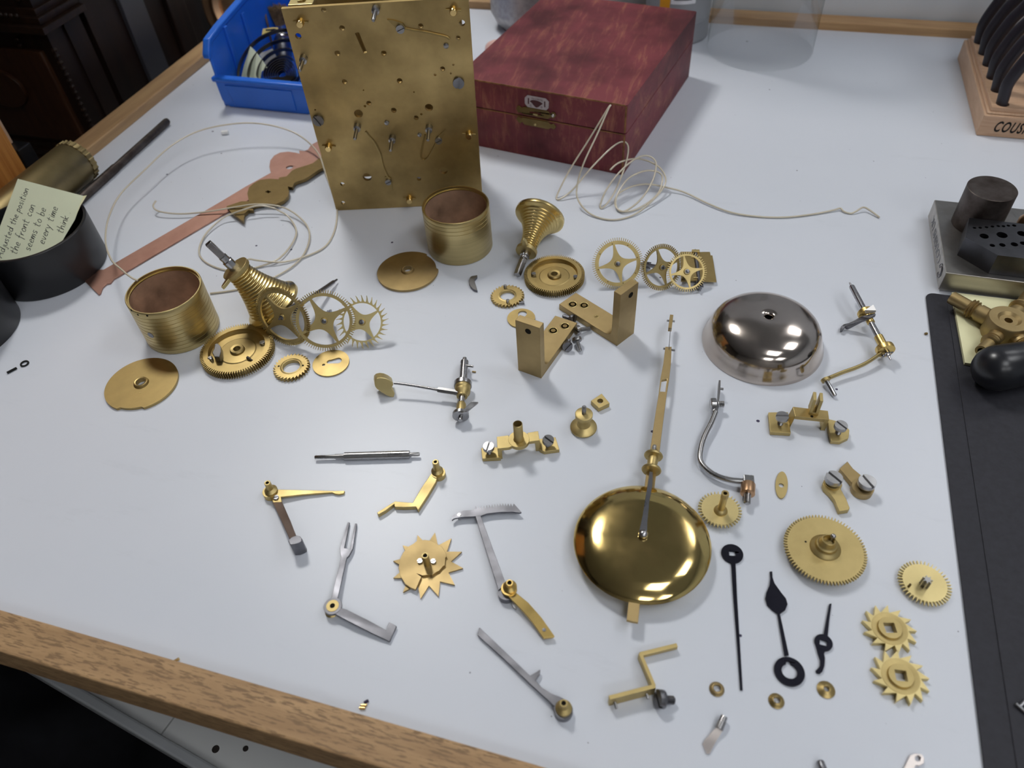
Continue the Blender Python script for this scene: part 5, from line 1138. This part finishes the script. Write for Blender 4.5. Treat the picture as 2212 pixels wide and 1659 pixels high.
# turned brass post and square nut
tp_ = thing('brass_post', 'turned brass post with a broad flange and steel pin', 'post', tuple(at('a3',1772,660,0)))
q = at('a3',1772,668,2.2); M = mv(q.x,q.y,0)
obj('body', lathe(new(), [(0,.2),(7.6,.2),(8.6,1.2),(8.6,2.0),(7.8,2.8),(4.4,4.4),(3.9,6),(3.9,10),(4.6,11.4),(5.5,12),(5.6,14.6),(5.0,15),(0,15)], M, 40), 'brass', tp_)
obj('pin', lathe(new(), [(0,15),(1.4,15),(1.4,21.4),(.9,22),(0,22)], M, 16), 'steel', tp_)
q = at('a3',1904,464,4.0)
tag(obj('square_nut', flat(new(), 'a3', [(1830,463),(1916,405),(1980,482),(1893,522)], .2, 4.0, [[(1904+22*math.cos(k*PI/9),464+18*math.sin(k*PI/9)) for k in range(18)]]), 'brass', smooth=30, bevel=.25), 'square brass nut with a round hole beside the turned post', 'nut')

# ================================================================== crutch, pallet arbor
cr = thing('crutch', 'curved steel crutch rod with a copper collar beside the pendulum', 'crutch', tuple(at('a6',1400,1300,0)))
bmm = new(); tube(bmm, [at('a6',1530,1060,6), at('a6',1490,1160,5.5), at('a6',1425,1290,5), at('a6',1388,1410,4.6), at('a7',1382,60,4.4), at('a7',1440,145,4.4), at('a7',1540,212,4.4), at('a7',1670,252,4.6), at('a7',1805,264,5)], 1.75, 14, 6); obj('rod', bmm, 'steel', cr)
bmm = new(); q = at('a7',1842,268,5); box(bmm, (-3,-3,1.8), (3,3,8), fxy((q.x,q.y,0), at('a7',1850,400,5)-at('a7',1840,270,5))); obj('end_block', bmm, 'steel', cr, smooth=0, bevel=.4)
a_, b_ = at('a7',1842,290,5), at('a7',1830,480,5); Ln = (b_-a_).length; bmm = new(); shaft(bmm, a_, b_, [(0,4.0),(.4,4.2),(Ln*.5,4.2),(Ln*.52,3.8)], 28); obj('collar', bmm, 'bronze', cr)
bmm = new(); shaft(bmm, a_.lerp(b_,.5), b_, [(0,2.0)]+[(k*.5, 1.85+.2*(k%2)) for k in range(1,int(Ln))]+[(Ln*.5,1.3)], 16); obj('thread', bmm, 'steel', cr)
obj('blade', sheet(new(), 'a6', [(1560,755,9),(1580,757,9),(1575,870,8),(1562,960,7.5),(1545,960,7.5),(1552,870,8)], 4.5), 'steel', cr, bevel=.2, smooth=0)
obj('yoke', sheet(new(), 'a6', [(1545,955,8),(1572,960,8),(1560,1020,7.5),(1545,1062,7),(1492,1050,7),(1525,1020,7.5)], 4), 'steel_bright', cr, bevel=.4)
bmm = new(); p0, p1 = at('a6',1480,985,6.5), at('a6',1535,985,6.5); shaft(bmm, p0, p1, [(0,3.4),(.5,3.9),(3.4,3.9),(3.6,2.2),((p1-p0).length,2.2)], 22); obj('clamp_screw', bmm, 'steel', cr)
bmm = new(); p0, p1 = at('a6',1555,986,6.5), at('a6',1615,988,6.5); shaft(bmm, p0, p1, [(k*.5, 1.9+.25*(k%2)) for k in range(int((p1-p0).length*2)+1)], 16); obj('thread', bmm, 'steel', cr)
bmm = new(); tube(bmm, [at('a6',1575,840,8), at('a6',1604,843,8)], .8, 8, 1); obj('pin', bmm, 'steel', cr)

pa = thing('pallet_arbor', 'steel pallet arbor with brass collets and a cranked brass arm', 'arbor', tuple(at('a2',760,500,0)))
p0, p1 = at('a2',546,135,13), at('a2',938,872,8); Ln = (p1-p0).length; U = (p1-p0).normalized(); MPa = frame(p0, U)
g = lambda t_: t_*Ln
bmm = new(); shaft(bmm, p0, p1, [(0,.6),(g(.045),.75),(g(.05),1.7),(g(.06),2.0),(g(.93),2.0),(g(.935),1.4),(g(.955),1.4),(g(.96),.75),(g(1),.6)], 20); obj('shaft', bmm, 'steel_bright', pa)
obj('collet', lathe(new(), [(1.9,g(.40)),(5.6,g(.40)),(5.7,g(.42)),(5.6,g(.44)),(3.0,g(.455)),(2.6,g(.50)),(2.6,g(.545)),(1.9,g(.55))], MPa, 28, closed=True), 'brass_bright', pa)
obj('collet', lathe(new(), [(1.9,g(.72)),(2.9,g(.72)),(2.9,g(.83)),(6.0,g(.85)),(6.2,g(.87)),(6.0,g(.90)),(1.9,g(.905))], MPa, 28, closed=True), 'brass_bright', pa)
obj('pallet', sheet(new(), 'a2', [(460,590,3.5),(462,555,3.5),(490,532,4),(520,535,4),(530,525,5),(600,490,8),(660,455,12),(790,425,15),(797,440,15),(740,470,14),(680,490,11),(620,520,8),(540,562,5),(520,560,4.5),(505,550,4.5),(478,590,3.5)], 2.2), 'steel_lever', pa, bevel=.2, smooth=30)
obj('silver_tab', sheet(new(), 'a2', [(690,398,17),(772,345,19),(800,400,17),(795,415,16),(700,425,15)], .5), 'zinc', pa, smooth=0)
bmm = new(); tube(bmm, [at('a2',850,805,7), at('a2',780,855,6.5), at('a2',700,905,6), at('a2',600,950,5.6), at('a2',480,992,5.2), at('a2',350,1045,5)], 1.15, 10, 6, flat_=1.5); obj('crank_arm', bmm, 'brass', pa)
e0 = at('a2',315,1065,5); e1 = at('a2',408,1222,2); d = (e1-e0)
obj('crank_eye', lathe(new(), [(1.4,-1.0),(2.9,-1.0),(2.9,1.0),(1.4,1.0)], frame(e0, d), 20, closed=True), 'brass', pa)
bmm = new(); shaft(bmm, e0-d.normalized()*1.6, e1, [(0,.9),(1.5,.9),(1.6,1.6),(d.length+.8,1.6),(d.length+1.4,1.2)], 16); obj('crank_pin', bmm, 'steel_bright', pa)
for x, y in ((865,832),(945,795)): q = at('a2',x,y,7); obj('screw', sph(new(), q, 1.3, n=6), 'steel_dark', pa)

# ================================================================== motion work and hands at the right
mw = thing('motion_gear', 'large solid brass hour wheel with a stepped pipe and steel pin', 'gear wheel', (87.9,251.4,0))
ZM = 6.0; M = mv(87.9,251.4,0)
obj('disc', prism(new(), gear(21.9, 1.9, 76, 'round'), ZM-1.6, ZM, (), M), 'brass', mw, smooth=25)
pq = at('b1',1042,305,ZM); Mp = mv(pq.x,pq.y,0)
obj('pipe', lathe(new(), [(0,.3),(3.2,.3),(3.2,ZM),(8.3,ZM),(7.8,ZM+.9),(6.2,ZM+1.7),(5.6,ZM+2.6),(5.4,ZM+3.8),(4.6,ZM+4.3),(4.2,ZM+5),(3.6,ZM+8.2),(3.3,ZM+8.4),(3.0,ZM+8.2),(3.0,ZM+5.2),(0,ZM+5.2)], Mp, 40), 'brass', mw)
q = at('b1',1106,216,ZM+9); bmm = new(); sph(bmm, q, 1.45, n=7); shaft(bmm, q-Vector((0,0,3)), q, [(0,.8),(3,.8)], 10); obj('pin', bmm, 'steel_bright', mw)
q = at('b1',886,259,ZM); obj('hole', lathe(new(), [(0,0),(.6,0),(.6,.06),(0,.06)], mv(q.x,q.y,ZM), 12), 'black_hole', mw)
mn = thing('cannon_wheel', 'small brass wheel with a tall square-topped pipe beside the bob', 'gear wheel', (30.3,264.8,0))
M = mv(30.3,264.8,0); obj('disc', prism(new(), gear(12.4, 1.9, 36, 'thin'), 2.4, 3.9, (), M), 'brass_pale', mn, smooth=25)
pq = at('a7',1580,535,5); M = mv(pq.x,pq.y,0); obj('pipe', lathe(new(), [(0,.2),(2.4,.2),(2.4,3.9),(3.9,3.9),(3.7,4.9),(2.6,5.8),(2.0,6.3),(1.95,18),(0,18)], M, 28), 'brass', mn)
obj('square_end', prism(new(), [(2.0,.9),(.9,2.0),(-.9,2.0),(-2.0,.9),(-2.0,-.9),(-.9,-2.0),(.9,-2.0),(2.0,-.9)], 18, 21.5, [circ(0,0,1.15,14)], M), 'brass_satin', mn); obj('bore', lathe(new(), [(0,18.2),(1.2,18.2),(1.2,18.4),(0,18.4)], M, 12), 'black_hole', mn)
mi = thing('pinion_gear', 'bright brass wheel with a steel pinion near the mat', 'gear wheel', (138.8,244.6,0))
M = mv(138.8,244.6,0); obj('disc', prism(new(), gear(13.3, 2.3, 42, 'thin'), 2.0, 3.4, (), M), 'brass_pale', mi, smooth=25)
q = at('b1',1838,590,5.5); Mq = mv(q.x,q.y,0); bmm = new(); prism(bmm, gear(2.5,1.0,7,'thin'), 3.4, 9.6, (), Mq); lathe(bmm, [(0,.2),(1.2,.2),(1.4,2),(0,2)], Mq, 12); obj('pinion', bmm, 'steel', mi, smooth=25)
q = at('b1',1707,614,4); bmm = new(); tube(bmm, [q-Vector((0,0,.7)), q+Vector((.6,.8,1.2))], .6, 8, 1); obj('pin', bmm, 'brass_dark', mi)
# crown ratchets with square holes
def crown(c, x, y, R, sq, rot, ph, label):
    q = at(c,x,y,3.2); t_ = thing('click_wheel', label, 'ratchet', (q.x,q.y,0)); M = mv(q.x,q.y,0) @ Matrix.Rotation(rot,4,'Z')
    s = sq; hole = [(s,s),(-s,s),(-s,-s),(s,-s)]
    obj('teeth', prism(new(), gear(R, 4.2, 13, 'saw2', ph), .2, 3.2, [circ(0,0,R*.60,48)], M), 'brass_pale', t_, smooth=25)
    obj('boss', prism(new(), circ(0,0,R*.43,44), .2, 4.2, [hole], M), 'brass', t_, smooth=30, bevel=.2)
    obj('dish', lathe(new(), [(R*.43,.4),(R*.43,2.9),(R*.62,3.4),(R*.66,3.4),(R*.66,2.4),(R*.6,.4)], M, 48, closed=True), 'brass', t_)
crown('b1',1555,950,13.2,2.7,.25,.1,'toothed brass click wheel with a square hole, touching its twin from behind')
crown('b1',1642,1330,13.5,2.7,.12,.25,'toothed brass click wheel with a rectangular hole, the one farther from the minute wheel')
# hands
def ell(c, x, y, r, z, n=40):
    q = at(c,x,y,z); e = (at(c,x+r,y,z)-q).length; return q, e
hd = thing('minute_hand', 'long black steel minute hand with a round square-holed boss', 'clock hand', tuple(at('b1',302,350,0)))
q, e = ell('b1',302,352,87,1.4); a = [ (q.x+e*math.cos(k*PI/20), q.y+e*math.sin(k*PI/20)) for k in range(40)]
obj('boss', prism(new(), a, .3, 1.4, [tr('b1',1.4,[(275,330),(326,335),(329,371),(278,368)])]), 'blued', hd, bevel=.1, smooth=30)
obj('pointer', sheet(new(), 'b1', [(293,425,1.4),(328,425,1.4),(340,700,1.3),(365,1100,1.2),(385,1440,1.1),(366,1440,1.1),(342,1100,1.2),(310,700,1.3)], 1.0), 'blued', hd, bevel=.1, smooth=30)
hd = thing('hour_hand', 'black steel hour hand with a leaf tip and ring', 'clock hand', tuple(at('b1',758,1290,0)))
q, e = ell('b1',758,1290,120,1.5); lf = at('b1',745,1208,1.5); la = math.atan2(lf.y-q.y, lf.x-q.x); hole = [(q.x+e*(.70 if k in (0,1,39) else .51)*math.cos(k*PI/20+la), q.y+e*(.70 if k in (0,1,39) else .51)*math.sin(k*PI/20+la)) for k in range(40)]
obj('ring', prism(new(), circ(q.x,q.y,e,56), .3, 1.5, [hole]), 'blued', hd, bevel=.12, smooth=30)
nk = tr('b1',1.6,[(733,1208),(757,1206),(760,1240),(735,1242)])
obj('leaf', flat(new(), 'b1', [(602,495),(621,494),(622,540),(640,590),(690,660),(730,710),(743,755),(725,800),(690,826),(682,832),(753,1160),(718,1165),(662,828),(620,800),(580,760),(565,710),(575,660),(600,600),(606,545)], .3, 1.5), 'blued', hd, bevel=.12, smooth=30)
hd = thing('alarm_hand', 'small black steel hand with a curled tail', 'clock hand', tuple(at('b1',1028,1060,0)))
q, e = ell('b1',1030,1060,71,1.5); obj('boss', prism(new(), circ(q.x,q.y,e,40), .3, 1.5, [tr('b1',1.5,[(1000,1033),(1062,1052),(1055,1090),(998,1075)])]), 'blued', hd, bevel=.12, smooth=30)
obj('pointer', flat(new(), 'b1', [(1076,752),(1093,750),(1075,880),(1062,1010),(1030,1000),(1052,880)], .3, 1.4), 'blued', hd, bevel=.1, smooth=30)
obj('tail', flat(new(), 'b1', [(960,1060),(975,1110),(985,1150),(1003,1200),(1002,1245),(985,1268),(968,1283),(975,1303),(1000,1308),(1022,1290),(1036,1250),(1041,1190),(1034,1150),(1050,1115)], .3, 1.4), 'blued', hd, bevel=.1, smooth=30)
# domed washers
for x, y, r, ho, lb in ((180,1430,60,.48,'small shiny brass collet washer beside the minute hand tip'),(655,1524,63,.42,'small dull brass collet washer below the ring of the hour hand'),(1050,1434,72,.30,'largest domed brass collet washer below the curled hand')):
    q, e = ell('b1',x,y,r,1.0); tag(obj('collet_washer', lathe(new(), [(e*ho,.2),(e*.98,.2),(e,.6),(e*.8,1.1),(e*(ho+.22),1.9),(e*(ho+.08),2.1),(e*ho,1.9)], mv(q.x,q.y,0), 36, closed=True), 'brass_satin' if r != 60 else 'brass_tan'), lb, 'washer')
# oval washer
q = at('a8',392,1003,1.2); u_ = (at('a8',395,875,1.2)-at('a8',390,1131,1.2))/2; v_ = (at('a8',451,1003,1.2)-at('a8',333,1003,1.2))/2
tag(obj('oval_plate', prism(new(), [(q+u_*math.cos(k*PI/24)+v_*math.sin(k*PI/24)) for k in range(48)], .2, 1.2, [circ(at('a8',388,1010,1.2).x, at('a8',388,1010,1.2).y, 1.5, 16)]), 'brass', smooth=30, bevel=.15), 'thin oval brass plate with a small hole', 'plate')
# two brass clicks with screws
ct = thing('brass_click', 'curved brass click with its arm towards the hour wheel, under a screw', 'click', tuple(at('a8',890,1050,0)))
obj('arm', flat(new(), 'a8', [(784,1000),(795,960),(830,935),(900,930),(965,960),(972,1010),(958,1045),(1010,1140),(1043,1225),(1036,1243),(942,1258),(925,1215),(900,1150),(850,1085),(800,1040)], .2, 3.8), 'brass', ct, bevel=.3, smooth=40); disc(ct,'a8',882,985,4.6,3.8,5.0,'brass')
up_screw('a8',897,932,6.2,4.9,3.6,5.6,'bright slotted screw sitting on the curved click by the oval plate',-.72,(0,.05,1))
ct = thing('brass_click', 'straight-armed brass click pointing away from its screw', 'click', tuple(at('a8',1100,980,0)))
obj('arm', flat(new(), 'a8', [(1020,780),(1075,850),(1165,925),(1205,985),(1180,1040),(1095,1030),(1050,975),(1000,915),(945,850)], .2, 3.8), 'brass_tan', ct, bevel=.3, smooth=40); disc(ct,'a8',1170,1025,6.2,.2,4.6,'brass_tan')
up_screw('a8',1213,970,6.2,5.0,3.6,5.4,'bright slotted screw sitting on the straight-armed click',-.95,(0,.05,1))

# ================================================================== small odd pieces
fl = thing('steel_flag', 'small pale steel flag with a tubular hub', 'flag', tuple(at('b2',2080,1080,0)))
obj('blade', sheet(new(), 'b2', [(1983,1130,1.2),(2000,1100,1.3),(2090,1000,2.4),(2148,1018,2.4),(2085,1120,1.4),(2040,1208,1.2),(2015,1210,1.2)], .8), 'pale_steel', fl, bevel=.1)
q = at('b2',2125,985,2.2); bmm = new(); shaft(bmm, at('b2',2112,1012,2.4), at('b2',2145,935,3.2), [(0,2.0),(3,2.0),(6.4,1.7)], 16); obj('hub', bmm, 'steel', fl)
sn_ = thing('steel_stud', 'dark steel stud at the very front of the bench', 'stud', tuple(at('p',1776,1655,0)))
bmm = new(); shaft(bmm, at('b3',880,735,2.4), at('b3',925,860,2.4), [(0,1.3),(.6,1.7),(4,1.8),(4.2,2.3),(14,2.3)], 16); obj('shaft', bmm, 'steel_dark', sn_)
bm_ = new(); flat(bm_, 'b3', [(1430,783),(1468,700),(1500,688),(1545,692),(1562,720),(1558,752),(1530,768),(1508,762),(1490,800),(1470,860),(1400,860)], .2, 1.6, [[(1520+19*math.cos(k*PI/8),720+19*math.sin(k*PI/8)) for k in range(16)]])
tag(obj('steel_link', bm_, 'pale_steel', bevel=.15), 'pale steel link with a round hole at the front of the bench', 'link')
def bit(name, c, x, y, r, L0, ang, mat, label, cat, h=None):
    q = at(c,x,y,0); t0 = Vector((math.cos(ang),math.sin(ang),0))*L0/2; bmm = new(); z = h or r
    shaft(bmm, (q.x-t0.x,q.y-t0.y,z+.05), (q.x+t0.x,q.y+t0.y,z+.05), [(0,r*.8),(r*.2,r),(L0-r*.2,r),(L0,r*.8)], 10); tag(obj(name, bmm, mat), label, cat)
bit('brass_pin','a5',540,1565,.7,3.2,.3,'brass_pin','tiny cut brass pin near the front oak edge','pin')
bit('brass_pin','a5',528,1588,.7,3.0,.2,'brass_pin','tiny cut brass pin end lying beside another by the oak edge','pin')
bit('brass_pin','b4',1058,408,.8,3.0,.9,'brass_pin','tiny brass offcut against the inner oak edge','pin')
bit('brass_chip','a3',900,238,.6,2.6,.1,'brass_tan','tiny brass chip beside the hammer arbor','chip')
bit('brass_chip','a2',1272,632,.9,1.8,.5,'brass_dark','tiny brown brass chip next to the mat edge','chip')
bit('black_chip','a5',560,1538,.8,2.4,.8,'speck','tiny black chip touching the cut brass pins','chip')
bit('black_pin','z5',100,1482,.9,7.0,1.05,'ink_black','short black pin lying beside the black o-ring','pin')
bit('white_scrap','z1',1540,918,2.2,7.0,.4,'white_bit','small white scrap behind the gut line loop','scrap')
bit('steel_pin','b3',2185,378,.8,6.0,.9,'steel_bright','thin bright steel pin end on the black mat','pin',h=2.9)
bit('steel_pin','b3',2192,425,.9,8.0,-.7,'steel_bright','bright steel pin on the black mat, larger of two','pin',h=3.0)
q = at('z5',195,1420,.8); bmm = new(); tube(bmm, [Vector((q.x+2.6*math.cos(k*PI/8),q.y+2.6*math.sin(k*PI/8),.75)) for k in range(16)], .6, 8, 2, closed=True)
tag(obj('o_ring', bmm, 'ink_black'), 'tiny black rubber o-ring lying on the bench', 'ring')
for o in bpy.data.objects:
    if '_loc' in o: del o['_loc']
